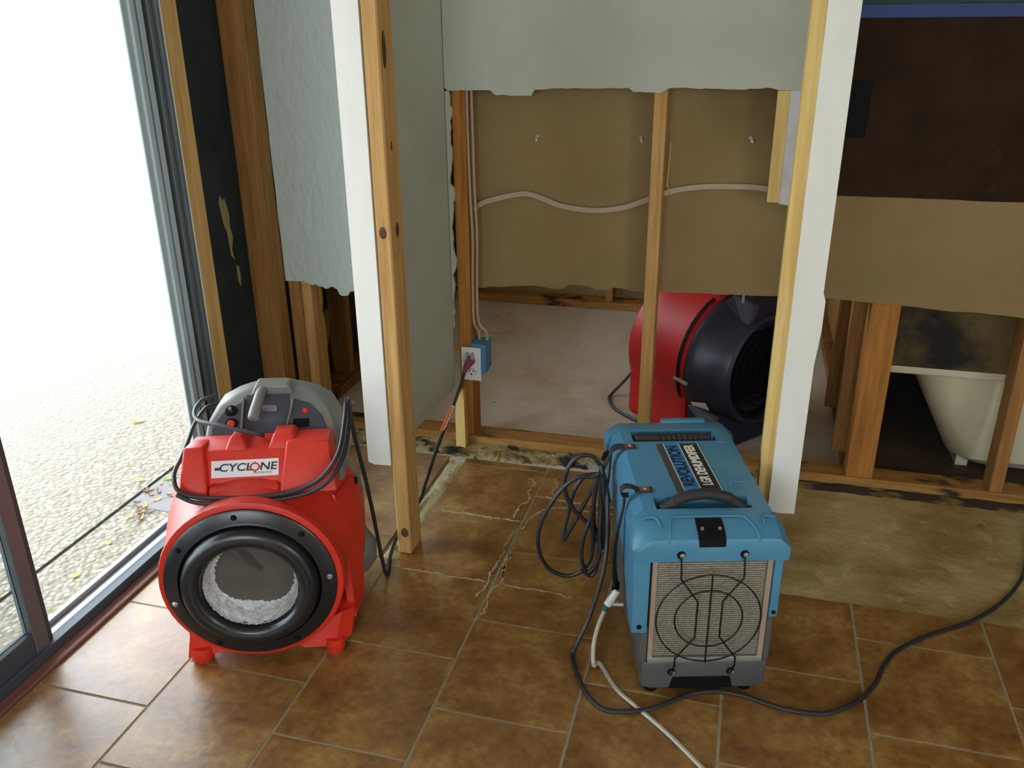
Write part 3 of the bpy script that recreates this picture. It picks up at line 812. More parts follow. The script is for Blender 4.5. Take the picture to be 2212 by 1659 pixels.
# ------------------------------------------------------------------ wall cables, screws, outlet
def cables():
    m = MB()
    pts = [(-0.928, 2.90, 0.885), (-0.900, 2.905, 0.902), (-0.864, 2.905, 0.917), (-0.748, 2.905, 0.944), (-0.683, 2.905, 0.931), (-0.619, 2.905, 0.909), (-0.545, 2.905, 0.899), (-0.476, 2.905, 0.899),
           (-0.398, 2.905, 0.913), (-0.323, 2.905, 0.942), (-0.249, 2.905, 0.971), (-0.176, 2.905, 0.986), (-0.089, 2.905, 0.993), (-0.002, 2.905, 0.994), (0.060, 2.905, 0.988), (0.12, 2.905, 0.975)]
    P = catmull(pts, 6)
    m.ribbon(P, (0, 0, 1), 0.017, 0.007)
    tag(m.build('electrical_cable', M['nm_cable']), 'white flat electrical cable waving across the opening over brown paper', 'cable')
    for dx, dy, x1, lab in ((-0.001, -0.004, -0.905, 'left of two white cables running down the orange-brown stud into the blue box'), (0.0125, 0.006, -0.876, 'right of two white cables running down the orange-brown stud into the blue box')):
        m = MB()
        pts = [(-0.921 + dx, 2.850 + dy, 1.9), (-0.921 + dx, 2.850 + dy, 1.267), (-0.919 + dx, 2.850 + dy, 0.975), (-0.914 + dx, 2.850 + dy, 0.80), (-0.918 + dx, 2.850 + dy, 0.651), (-0.918 + dx, 2.850 + dy, 0.496), (x1 - 0.003, 2.862, 0.45), (x1, 2.866, 0.416)]
        m.tube(catmull(pts, 6), 0.0048, 8)
        tag(m.build('electrical_cable', M['nm_cable'], smooth=True), lab, 'cable')
    m = MB()
    m.tube(catmull([(-0.262, 2.9235, 1.125), (-0.262, 2.915, 1.05), (-0.263, 2.905, 0.994), (-0.256, 2.90, 0.978), (-0.246, 2.895, 0.963)], 6), 0.0018, 6)
    tag(m.build('wire', M['yellow_wire'], smooth=True), 'thin yellow wire hanging beside the middle stud of the opening', 'wire')
    for i, (x, z, lab) in enumerate(((-0.703, 1.132, 'left-hand pale wall anchor poking through the brown paper'), (-0.357, 1.137, 'pale wall anchor poking through the brown paper just left of the middle stud'),
                                     (-0.014, 1.143, 'right-hand pale wall anchor poking through the brown paper near the cream strip'))):
        m = MB()
        m.tube([(x, 2.9245, z), (x + 0.003, 2.900, z - 0.003), (x + 0.006, 2.885, z - 0.008)], [0.007, 0.006, 0.003], 8)
        tag(m.build('wall_anchor', M['white_pl'], smooth=True), lab, 'wall anchor')
    # outlet box and cover
    root = empty('wall_outlet', (-0.92, 2.82, 0.335)); tag(root, 'white wall outlet with blue box on the orange-brown stud, cord plugged in', 'outlet')
    def part(mb, name, mt, **k):
        o = mb.build(name, M[mt], root, **k); o.location = -root.location; return o
    m = MB(); m.loft([[(-0.9255, 2.823, 0.285), (-0.870, 2.823, 0.300), (-0.870, 2.823, 0.412), (-0.9255, 2.823, 0.412)], [(-0.9255, 2.895, 0.285), (-0.870, 2.895, 0.310), (-0.870, 2.895, 0.416), (-0.9255, 2.895, 0.416)]])
    part(m, 'junction_box', 'box_blue')
    m = MB(); m.box(-0.961, -0.887, 2.815, 2.822, 0.272, 0.400, 0.003, 2); pl = part(m, 'cover_plate', 'white_pl')
    m = MB()
    c = (-0.922, 0.305)
    pl_ = [(c[0] + 0.016 * math.cos(a), c[1] + 0.0145 * math.sin(a)) for a in [math.radians(k * 45 + 22.5) for k in range(8)]]
    m.prism(pl_, 'y', 2.812, 2.8155); so = part(m, 'socket_face', 'white_pl'); 
    m = MB(); m.box(-0.930, -0.927, 2.8105, 2.8125, 0.307, 0.314); m.box(-0.917, -0.914, 2.8105, 2.8125, 0.307, 0.313); m.box(-0.925, -0.919, 2.8105, 2.8125, 0.295, 0.301, 0.001, 1)
    part(m, 'socket_slots', 'black_in')
    m = MB()
    for k in range(8):
        a, b = pl_[k], pl_[(k + 1) % 8]
        m.tube([(a[0], 2.8145, a[1]), (b[0], 2.8145, b[1])], 0.0009, 5)
    part(m, 'socket_outline', 'black_in')
    m = MB(); m.box(0.215, 0.310, YB - 0.017, YB - 0.0085, 1.165, 1.322, 0.003, 2)
    tag(m.build('dark_cover_plate', M['black_in']), 'black rectangular cover plate on the dark stone wall by the white board', 'cover plate')
cables()

# ------------------------------------------------------------------ bathtub beyond
def bathtub():
    root = empty('bathtub', (1.3, 3.35, 0)); tag(root, 'cream bathtub seen from behind through the open studs at right', 'bathtub')
    def part(mb, name, mt, **k):
        o = mb.build(name, M[mt], root, **k); o.location = -root.location; return o
    m = MB(); m.box(0.47, 2.1, 2.962, 3.72, 0.382, 0.414, 0.008, 3); part(m, 'rim', 'tub')
    def ring(x0, x1, y0, y1, z, r=0.1, n=6):
        out = []
        for cx, cy, a0 in ((x1 - r, y1 - r, 0), (x0 + r, y1 - r, 90), (x0 + r, y0 + r, 180), (x1 - r, y0 + r, 270)):
            for k in range(n + 1):
                a = math.radians(a0 + 90 * k / n); out.append((cx + r * math.cos(a), cy + r * math.sin(a), z))
        return out
    m = MB(); m.loft([ring(0.60, 2.05, 2.99, 3.68, 0.383), ring(0.66, 2.0, 3.0, 3.66, 0.25), ring(0.76, 1.94, 3.03, 3.62, 0.06), ring(0.80, 1.92, 3.06, 3.6, 0.03)])
    part(m, 'basin', 'tub', smooth=True)
    m = MB(); m.box(0.80, 0.84, 3.10, 3.55, 0, 0.04); part(m, 'foot', 'tub')
    m = MB(); m.box(1.85, 1.89, 3.10, 3.55, 0, 0.04); part(m, 'foot', 'tub')
    m = MB(); m.box(0.492, 3.15, 2.944, 2.958, 0.416, 1.0)
    tag(m.build('mouldy_board', M['mould_board']), 'mould-blackened wall board above the cream bathtub rim', 'board')
    m = MB(); m.box(0.465, 3.2, 4.1, 4.18, 0, 2.44)
    o = m.build('wall_bathroom', M['drywall']); tag(o, kind='structure')
bathtub()
EXTRA = True

# ------------------------------------------------------------------ text helper
def text_mesh(name, s, size, M4, m, parent, extrude=0.0004, bold=0.0, xs=1.0, shear=0.0):
    cu = bpy.data.curves.new(name, 'FONT')
    cu.body = s; cu.size = size; cu.extrude = extrude; cu.offset = bold; cu.align_x = 'CENTER'; cu.align_y = 'CENTER'; cu.shear = shear
    t = bpy.data.objects.new(name, cu); COL.objects.link(t)
    dg = bpy.context.evaluated_depsgraph_get()
    me = bpy.data.meshes.new_from_object(t.evaluated_get(dg))
    bpy.data.objects.remove(t); bpy.data.curves.remove(cu)
    for v in me.vertices:
        v.co = M4 @ Vector((v.co.x * xs, v.co.y, v.co.z))
    me.name = name
    me.materials.clear(); me.materials.append(M[m])
    o = bpy.data.objects.new(name, me); COL.objects.link(o)
    if parent: o.parent = parent
    return o

def frame(o, x, y, z=None):
    """matrix from origin o, text x direction, text up direction"""
    x = Vector(x).normalized(); y = Vector(y).normalized(); n = x.cross(y).normalized(); y = n.cross(x)
    Mx = Matrix((x, y, n)).transposed().to_4x4(); Mx.translation = Vector(o)
    return Mx

def sup(cu, cz, a, b, n, w, k=48, flat=None):
    out = []
    for i in range(k):
        t = 2 * math.pi * i / k
        c, s = math.cos(t), math.sin(t)
        x = cu + a * math.copysign(abs(c) ** (2 / n), c)
        z = cz + b * math.copysign(abs(s) ** (2 / n), s)
        if flat is not None: z = max(z, flat)
        out.append((x, w, z))
    return out

# ------------------------------------------------------------------ red blower
def blower():
    root = empty('air_mover', (-1.245, 1.504, 0), math.radians(20.4))
    tag(root, 'red and black floor blower with grey back and white fibre intake by the patio door', 'air mover')
    P = lambda mb, name, m, par=root, **k: mb.build(name, M[m], par, **k)
    CU, CZ = 0.166, 0.242
    # housing
    m = MB()
    m.loft([sup(CU, CZ, 0.125, 0.125, 2.0, -0.020), sup(CU, CZ, 0.207, 0.207, 2.0, -0.026), sup(CU, CZ, 0.219, 0.219, 2.0, -0.022), sup(CU, CZ, 0.222, 0.222, 2.0, -0.010), sup(CU, CZ, 0.221, 0.221, 2.0, 0.006),
            sup(CU, CZ, 0.219, 0.219, 2.05, 0.012), sup(CU + 0.002, 0.247, 0.226, 0.226, 2.15, 0.06, flat=0.03), sup(CU + 0.006, 0.250, 0.240, 0.235, 2.4, 0.13, flat=0.03),
            sup(CU + 0.010, 0.252, 0.248, 0.238, 2.6, 0.20, flat=0.03), sup(CU + 0.010, 0.252, 0.246, 0.238, 2.6, 0.25, flat=0.03)], cap0=False)
    P(m, 'housing', 'red', smooth=True, auto=50)
    # raised side rib
    m = MB()
    for sx in (1,):
        m.loft([[(CU + 0.218, 0.03, 0.08), (CU + 0.235, 0.03, 0.08), (CU + 0.250, 0.12, 0.08), (CU + 0.22, 0.12, 0.08)],
                [(CU + 0.205, 0.05, 0.25), (CU + 0.226, 0.05, 0.25), (CU + 0.256, 0.14, 0.25), (CU + 0.225, 0.14, 0.25)],
                [(CU + 0.190, 0.10, 0.40), (CU + 0.200, 0.10, 0.40), (CU + 0.240, 0.20, 0.40), (CU + 0.21, 0.20, 0.40)]])
    P(m, 'side_rib', 'red', smooth=True)
    # base with feet
    m = MB()
    m.loft([[(-0.02, -0.012, 0.018), (0.085, 0.0, 0.022), (0.13, 0.03, 0.03), (0.13, 0.10, 0.06), (-0.035, 0.10, 0.06)],
            [(-0.01, -0.005, 0.075), (0.03, 0.0, 0.075), (0.08, 0.02, 0.075), (0.12, 0.10, 0.12), (-0.035, 0.10, 0.14)]])
    P(m, 'base', 'red', smooth=True)
    m = MB()
    m.loft([[(0.21, 0.02, 0.026), (0.27, -0.004, 0.020), (0.345, -0.005, 0.018), (0.385, 0.02, 0.03), (0.40, 0.16, 0.03), (0.20, 0.16, 0.05)],
            [(0.28, 0.03, 0.07), (0.31, 0.01, 0.08), (0.37, 0.0, 0.12), (0.40, 0.02, 0.12), (0.416, 0.16, 0.14), (0.20, 0.16, 0.14)]])
    P(m, 'base', 'red', smooth=True)
    for (u, w, r) in ((0.012, 0.004, 0.028), (0.345, 0.004, 0.024), (-0.02, 0.26, 0.026), (0.36, 0.26, 0.026)):
        m = MB(); m.tube([(u, w, 0.0), (u, w, 0.008), (u, w, 0.03), (u, w, 0.042)], [r * 0.82, r, r, r * 0.9], 20)
        P(m, 'foot', 'red' if w < 0.1 else 'grey_pl', smooth=True)
    # black intake ring
    Mr = Matrix.Translation((CU, -0.030, CZ))
    m = MB()
    prof = [(0.200, 0.010), (0.2055, 0.004), (0.205, -0.001), (0.200, -0.004), (0.176, -0.009), (0.170, -0.011), (0.168, -0.004), (0.164, 0.000), (0.163, -0.012), (0.160, -0.024), (0.153, -0.031), (0.140, -0.034),
            (0.128, -0.033), (0.119, -0.028), (0.1145, -0.018), (0.1135, 0.0), (0.1135, 0.03)]
    m.lathe(prof, 96, Mr)
    P(m, 'intake_ring', 'black_pl', smooth=True, auto=40)
    for k, a in enumerate((95, 45, 3, 145, 193, -60, -120)):
        a = math.radians(a)
        m = MB(); c = Vector((CU + 0.189 * math.cos(a), -0.037, CZ + 0.189 * math.sin(a)))
        m.tube([c + Vector((0, 0.004, 0)), c, c + Vector((0, -0.0025, 0))], [0.0075, 0.0075, 0.005], 12)
        m.tube([c + Vector((0, -0.0025, 0)), c + Vector((0, -0.0045, 0))], [0.0035, 0.002], 8)
        P(m, 'screw', 'screw' if k in (2, 4) else 'black_in', smooth=True)
    # fibre collar and dusty disc
    rj = random.Random(2)
    jit = [[rj.uniform(-1, 1) for _ in range(8)] for _ in range(160)]
    m = MB()
    prof = [(0.1125, -0.012), (0.113, -0.004), (0.110, 0.006), (0.1075, 0.02), (0.104, 0.038), (0.098, 0.052), (0.090, 0.060)]
    m.lathe(prof, 160, Mr, jit=lambda k, i: jit[k][i] * (0.0015 if i < 3 else 0.0032 if i < 5 else 0.005))
    P(m, 'filter_collar', 'filter_rim', smooth=True, auto=60)
    m = MB()
    rows = []
    for i in range(9):
        r = 0.10 * i / 8
        rows.append([(CU + r * math.cos(2 * math.pi * k / 48), 0.022 + 0.006 * math.sin(3.1 * (2 * math.pi * k / 48)) * (r / 0.1) + (0.004 if i == 0 else 0), CZ + r * math.sin(2 * math.pi * k / 48)) for k in range(48)])
    m.loft(rows[1:], True, False)
    P(m, 'filter_disc', 'filter_dirt', smooth=True)
    m = MB()
    m.loft([[(0.090, 0.020, 0.315), (0.112, 0.006, 0.336), (0.128, 0.026, 0.336)], [(0.140, 0.014, 0.275), (0.154, -0.006, 0.292), (0.166, 0.022, 0.292)], [(0.176, 0.018, 0.243), (0.184, 0.010, 0.250), (0.188, 0.024, 0.250)]])
    m.loft([[(0.128, 0.010, 0.345), (0.146, 0.014, 0.345), (0.140, 0.024, 0.345)], [(0.136, 0.012, 0.318), (0.142, 0.012, 0.320), (0.140, 0.022, 0.320)], [(0.139, 0.018, 0.300), (0.141, 0.018, 0.300), (0.140, 0.022, 0.300)]])
    P(m, 'filter_fold', 'filter_dirt')
    # red cap that carries the badge
    wf = lambda z, o=0.0: 0.058 + (z - 0.452) * 0.63 - o
    def slab(mb, u0, u1, z0, z1, o0, back=0.20, inset=0.0, zb=None):
        zb = z1 if zb is None else zb
        mb.loft([[(u0, wf(z0, o0), z0), (u0 + inset, wf(z1, o0), z1), (u0 + inset, back, zb), (u0, back, z0)],
                 [(u1, wf(z0, o0), z0), (u1 - inset, wf(z1, o0), z1), (u1 - inset, back, zb), (u1, back, z0)]])
    m = MB()
    slab(m, 0.012, 0.372, 0.455, 0.535, 0.0, inset=0.012)
    cap = P(m, 'cap', 'red')
    m = MB(); slab(m, 0.008, 0.078, 0.448, 0.552, 0.024, inset=0.012, zb=0.53); slab(m, 0.246, 0.384, 0.448, 0.556, 0.024, inset=0.018, zb=0.54)
    slab(m, 0.078, 0.246, 0.447, 0.468, 0.022, inset=0.002)
    P(m, 'cap_shoulder', 'red', cap)
    m = MB(); slab(m, 0.112, 0.168, 0.530, 0.562, 0.0, inset=0.014, zb=0.55); slab(m, 0.215, 0.290, 0.530, 0.566, 0.0, inset=0.016, zb=0.555)
    P(m, 'cap_lug', 'red', cap)
    for nm in ('cap', 'cap_shoulder', 'cap_lug'):
        for o in COL.objects:
            if o.name.startswith(nm) and o.type == 'MESH' and (o.parent in (root, cap)) and not any(md.type == 'BEVEL' for md in o.modifiers):
                bv = o.modifiers.new('bevel', 'BEVEL'); bv.width = 0.006; bv.segments = 3; bv.limit_method = 'ANGLE'; bv.angle_limit = math.radians(25)
                for p in o.data.polygons: p.use_smooth = True
    # badge
    c = Vector((0.162, wf(0.4965) - 0.0016, 0.4965)); up = Vector((0, 0.63, 1)).normalized()
    Mb = frame(c, (1, 0, 0), up)
    m = MB(); m.box(-0.080, 0.080, -0.0205, 0.0205, -0.0008, 0.0008, mat=Mb); bd = P(m, 'badge', 'label_white')
    Mt = Mb @ Matrix.Translation((0.006, 0.002, 0.0009))
    text_mesh('lettering', 'CYCL  NE', 0.026, Mt, 'dark_ink', bd, xs=1.22, bold=0.0006, shear=0.15)
    Mo = Mb @ Matrix.Translation((0.0235, 0.002, 0.0011))
    m = MB()
    for k in range(24):
        pass
    ringp = lambda r0, r1: None
    rr = []
    for k in range(28):
        a = 2 * math.pi * k / 28
        d = 0.0108 if k % 7 else 0.0135
        rr.append((Mo @ Vector((math.cos(a) * d * 1.15, math.sin(a) * d, 0.0)), Mo @ Vector((math.cos(a) * 0.0068 * 1.15, math.sin(a) * 0.0068, 0.0))))
    for k in range(28):
        a, b = rr[k], rr[(k + 1) % 28]
        m.bm.faces.new([m.bm.verts.new(v) for v in (a[0], b[0], b[1], a[1])])
    P(m, 'logo_ring', 'red_ink', bd)
    text_mesh('lettering', 'RESTORATION', 0.0065, Mb @ Matrix.Translation((0.042, -0.0125, 0.0009)), 'dark_ink', bd, xs=1.0)
    m = MB(); m.box(-0.072, -0.056, -0.003, 0.004, 0.0008, 0.0012, mat=Mb); P(m, 'logo_mark', 'dark_ink', bd)
    # grey rear shell
    m = MB()
    m.loft([sup(CU + 0.010, 0.252, 0.243, 0.235, 2.6, 0.245, flat=0.035), sup(CU + 0.010, 0.26, 0.242, 0.24, 2.6, 0.30, flat=0.035), sup(CU + 0.010, 0.26, 0.225, 0.235, 2.4, 0.36, flat=0.035), sup(CU + 0.010, 0.255, 0.18, 0.20, 2.2, 0.40, flat=0.04)])
    P(m, 'rear_shell', 'grey_pl', smooth=True, auto=50)
    outl = [(0.030, 0.44), (0.040, 0.50), (0.047, 0.55), (0.072, 0.582), (0.113, 0.603), (0.145, 0.613), (0.176, 0.620), (0.247, 0.618), (0.285, 0.609), (0.318, 0.598), (0.353, 0.574), (0.372, 0.533), (0.388, 0.49), (0.398, 0.44)]
    ws = lambda z, o: 0.170 + (z - 0.50) * 1.25 + o
    def shell(mb, poly, off, back):
        f = [mb.bm.verts.new((u, ws(z, off), z)) for u, z in poly]
        b = [mb.bm.verts.new((u, back, z)) for u, z in poly]
        mb.bm.faces.new(f); mb.bm.faces.new(list(reversed(b)))
        n = len(poly)
        for i in range(n):
            j = (i + 1) % n; mb.bm.faces.new((f[j], f[i], b[i], b[j]))
    m = MB(); shell(m, outl, 0.0, 0.36)
    dm = P(m, 'rear_hood', 'grey_pl')
    bv = dm.modifiers.new('bevel', 'BEVEL'); bv.width = 0.010; bv.segments = 3; bv.limit_method = 'ANGLE'; bv.angle_limit = math.radians(40)
    for p in dm.data.polygons: p.use_smooth = True
    # control panel: left face, right face, centre well
    def face_poly(pts, off, th, name, mt, par):
        mb = MB()
        f = [mb.bm.verts.new((u, ws(z, off), z)) for u, z in pts]
        b = [mb.bm.verts.new((u, ws(z, off + th), z)) for u, z in pts]
        mb.bm.faces.new(f); mb.bm.faces.new(list(reversed(b)))
        for i in range(len(pts)):
            j = (i + 1) % len(pts); mb.bm.faces.new((f[j], f[i], b[i], b[j]))
        return P(mb, name, mt, par)
    pan = face_poly([(0.062, 0.45), (0.062, 0.545), (0.086, 0.572), (0.133, 0.590), (0.133, 0.45)], -0.006, 0.02, 'control_panel', 'panel_pl', root)
    face_poly([(0.258, 0.45), (0.262, 0.590), (0.305, 0.580), (0.335, 0.558), (0.352, 0.528), (0.360, 0.45)], -0.006, 0.02, 'control_panel', 'panel_pl', root)
    # centre well: dark recessed tray
    m = MB()
    m.loft([[(0.138, ws(0.47, -0.002), 0.47), (0.256, ws(0.47, -0.002), 0.47), (0.256, ws(0.47, 0.02), 0.47), (0.138, ws(0.47, 0.02), 0.47)],
            [(0.138, ws(0.555, -0.002), 0.555), (0.256, ws(0.555, -0.002), 0.555), (0.256, ws(0.555, 0.02), 0.555), (0.138, ws(0.555, 0.02), 0.555)],
            [(0.140, ws(0.600, -0.002), 0.600), (0.250, ws(0.600, -0.002), 0.600), (0.250, ws(0.600, 0.02), 0.600), (0.140, ws(0.600, 0.02), 0.600)]])
    P(m, 'cord_well', 'panel_pl')
    m = MB()
    m.ribbon([(0.136, ws(0.47, -0.010), 0.47), (0.136, ws(0.597, -0.010), 0.597)], (0, 1, -0.8), 0.018, 0.004)
    m.ribbon([(0.228, ws(0.46, -0.012), 0.46), (0.262, ws(0.59, -0.010), 0.59)], (0, 1, -0.8), 0.018, 0.004)
    P(m, 'well_rib', 'grey_pl')
    m = MB(); m.box(0.185, 0.222, ws(0.575, -0.012), ws(0.575, 0.0), 0.568, 0.584, 0.002, 1); P(m, 'latch', 'grey_pl')
    # handle: horizontal grip that reaches forward over the well
    m = MB()
    hp = catmull([(0.190, 0.305, 0.612), (0.182, 0.275, 0.614), (0.178, 0.240, 0.602), (0.174, 0.210, 0.588), (0.172, 0.192, 0.574)], 5)
    k = len(hp)
    m.tube(hp, [0.012 + 0.003 * (i / (k - 1)) for i in range(k - 2)] + [0.014, 0.008], 14)
    P(m, 'handle', 'grey_pl', smooth=True)
    m = MB(); m.loft([[(0.150, 0.29, 0.598), (0.262, 0.29, 0.598), (0.262, 0.35, 0.598), (0.150, 0.35, 0.598)], [(0.166, 0.285, 0.628), (0.250, 0.285, 0.626), (0.250, 0.345, 0.626), (0.166, 0.345, 0.628)]])
    o = P(m, 'handle_mount', 'grey_pl')
    bv = o.modifiers.new('bevel', 'BEVEL'); bv.width = 0.006; bv.segments = 2
    # switches
    nrm = Vector((0, -1, 0.8)).normalized()
    def knob(u, z, r, h, mt, name, top=0.8):
        c = Vector((u, ws(z, -0.006), z)); mb = MB()
        mb.tube([c, c + nrm * h * 0.7, c + nrm * h], [r, r, r * top], 16); return P(mb, name, mt, pan, smooth=True)
    knob(0.106, 0.573, 0.016, 0.003, 'black_in', 'switch_bezel', 0.9)
    knob(0.109, 0.550, 0.016, 0.003, 'black_in', 'switch_bezel', 0.9)
    knob(0.109, 0.550, 0.0095, 0.008, 'red', 'breaker_button', 0.8)
    m = MB(); c = Vector((0.106, ws(0.573, -0.006), 0.573)); m.tube([c, c + nrm * 0.010, c + nrm * 0.018 + Vector((0.0, 0, 0.004))], [0.0035, 0.003, 0.0045], 10)
    P(m, 'toggle_switch', 'screw', pan, smooth=True)
    c = Vector((0.293, ws(0.569, -0.0075), 0.569)); m = MB(); m.tube([c, c + nrm * 0.004], [0.008, 0.006], 12); P(m, 'reset_button', 'red', pan, smooth=True)
    m = MB(); Mf = frame((0.284, ws(0.547, -0.0075), 0.547), (1, 0, 0), Vector((0, 1.25, 1))); m.box(-0.020, 0.020, -0.012, 0.012, 0, 0.002, 0.0008, 1, mat=Mf); P(m, 'panel_socket', 'black_in', pan)
    # lower side bumper
    m = MB(); m.tube([(0.392, 0.30, 0.045), (0.398, 0.30, 0.08), (0.400, 0.30, 0.13), (0.394, 0.30, 0.17)], [0.025, 0.042, 0.042, 0.025], 18); P(m, 'bumper', 'grey_pl', smooth=True)
    m = MB(); m.tube([(0.405, 0.22, 0.372), (0.412, 0.22, 0.372)], [0.012, 0.009], 12); P(m, 'side_screw', 'black_in', smooth=True)
    # cord: out of the well, round the back, under the cap, over the right shoulder, down to the floor, to the outlet
    def tl(x, y, z):
        a = math.radians(20.4); dx, dy = x + 1.245, y - 1.504
        return (dx * math.cos(a) + dy * math.sin(a), -dx * math.sin(a) + dy * math.cos(a), z)
    pts = [(0.196, 0.170, 0.540), (0.186, 0.150, 0.556), (0.150, 0.150, 0.566), (0.105, 0.165, 0.574), (0.066, 0.185, 0.574), (0.030, 0.215, 0.572), (0.012, 0.26, 0.575), (0.014, 0.33, 0.575), (0.04, 0.375, 0.57)]
    m = MB(); m.tube(catmull(pts, 8), 0.0052, 10); P(m, 'power_cord', 'cord_grey', smooth=True)
    pts = [(0.05, 0.375, 0.545), (0.018, 0.35, 0.545), (0.006, 0.27, 0.538), (0.002, 0.20, 0.520), (0.000, 0.13, 0.508), (-0.002, 0.07, 0.498), (0.012, 0.030, 0.478), (0.050, 0.018, 0.462), (0.12, 0.013, 0.457), (0.20, 0.013, 0.456), (0.27, 0.016, 0.460),
           (0.325, 0.022, 0.476), (0.364, 0.034, 0.502), (0.393, 0.070, 0.540), (0.403, 0.140, 0.585), (0.403, 0.215, 0.606), (0.402, 0.275, 0.575), (0.407, 0.288, 0.48), (0.428, 0.292, 0.33), (0.442, 0.295, 0.20), (0.452, 0.298, 0.09), (0.462, 0.305, 0.012),
           tl(-0.925, 1.985, 0.006), tl(-0.945, 2.045, 0.006), tl(-0.965, 2.14, 0.004), tl(-0.972, 2.25, 0.003), tl(-0.976, 2.38, 0.006), tl(-0.983, 2.46, 0.030), tl(-0.986, 2.58, 0.090), tl(-0.980, 2.68, 0.150), tl(-0.968, 2.745, 0.210), tl(-0.952, 2.775, 0.27), tl(-0.940, 2.785, 0.318)]
    m = MB(); cp = catmull(pts, 8); m.tube(cp, 0.0056, 10); cord = P(m, 'power_cord', 'cord', smooth=True)
    # second run along the front of the cap
    pts = [(0.012, 0.020, 0.468), (0.055, 0.008, 0.452), (0.12, 0.003, 0.447), (0.20, 0.004, 0.447), (0.28, 0.013, 0.450), (0.335, 0.011, 0.466), (0.376, 0.026, 0.492), (0.404, 0.070, 0.530), (0.414, 0.140, 0.575), (0.413, 0.215, 0.597), (0.412, 0.285, 0.57)]
    m = MB(); m.tube(catmull(pts, 8), 0.0052, 10); P(m, 'power_cord', 'cord', smooth=True)
    m = MB(); a, b = Vector(tl(-0.9855, 2.655, 0.135)), Vector(tl(-0.971, 2.735, 0.198)); d = (b - a).normalized()
    m.tube([a, b], 0.0068, 10); P(m, 'cord_tag', 'white_pl', cord, smooth=True)
    m = MB(); off = Vector((-0.005, -0.004, 0)); m.tube([a + off, b + off], 0.0062, 10); P(m, 'cord_tag', 'orange', cord, smooth=True)
    m = MB(); m.tube([tl(-0.940, 2.785, 0.315), tl(-0.934, 2.788, 0.332), tl(-0.925, 2.795, 0.350), tl(-0.921, 2.808, 0.356)], [0.008, 0.011, 0.0165, 0.017], 16); P(m, 'plug', 'magenta', cord, smooth=True)
    m = MB(); m.loft([[tl(-0.940, 2.792, 0.360), tl(-0.929, 2.792, 0.360), tl(-0.929, 2.8145, 0.360), tl(-0.940, 2.8145, 0.360)], [tl(-0.937, 2.80, 0.384), tl(-0.933, 2.80, 0.384), tl(-0.933, 2.8145, 0.384), tl(-0.937, 2.8145, 0.384)]])
    m.loft([[tl(-0.920, 2.792, 0.360), tl(-0.909, 2.792, 0.360), tl(-0.909, 2.8145, 0.360), tl(-0.920, 2.8145, 0.360)], [tl(-0.917, 2.80, 0.384), tl(-0.913, 2.80, 0.384), tl(-0.913, 2.8145, 0.384), tl(-0.917, 2.8145, 0.384)]])
    P(m, 'plug_wing', 'clear_pl', cord)
blower()

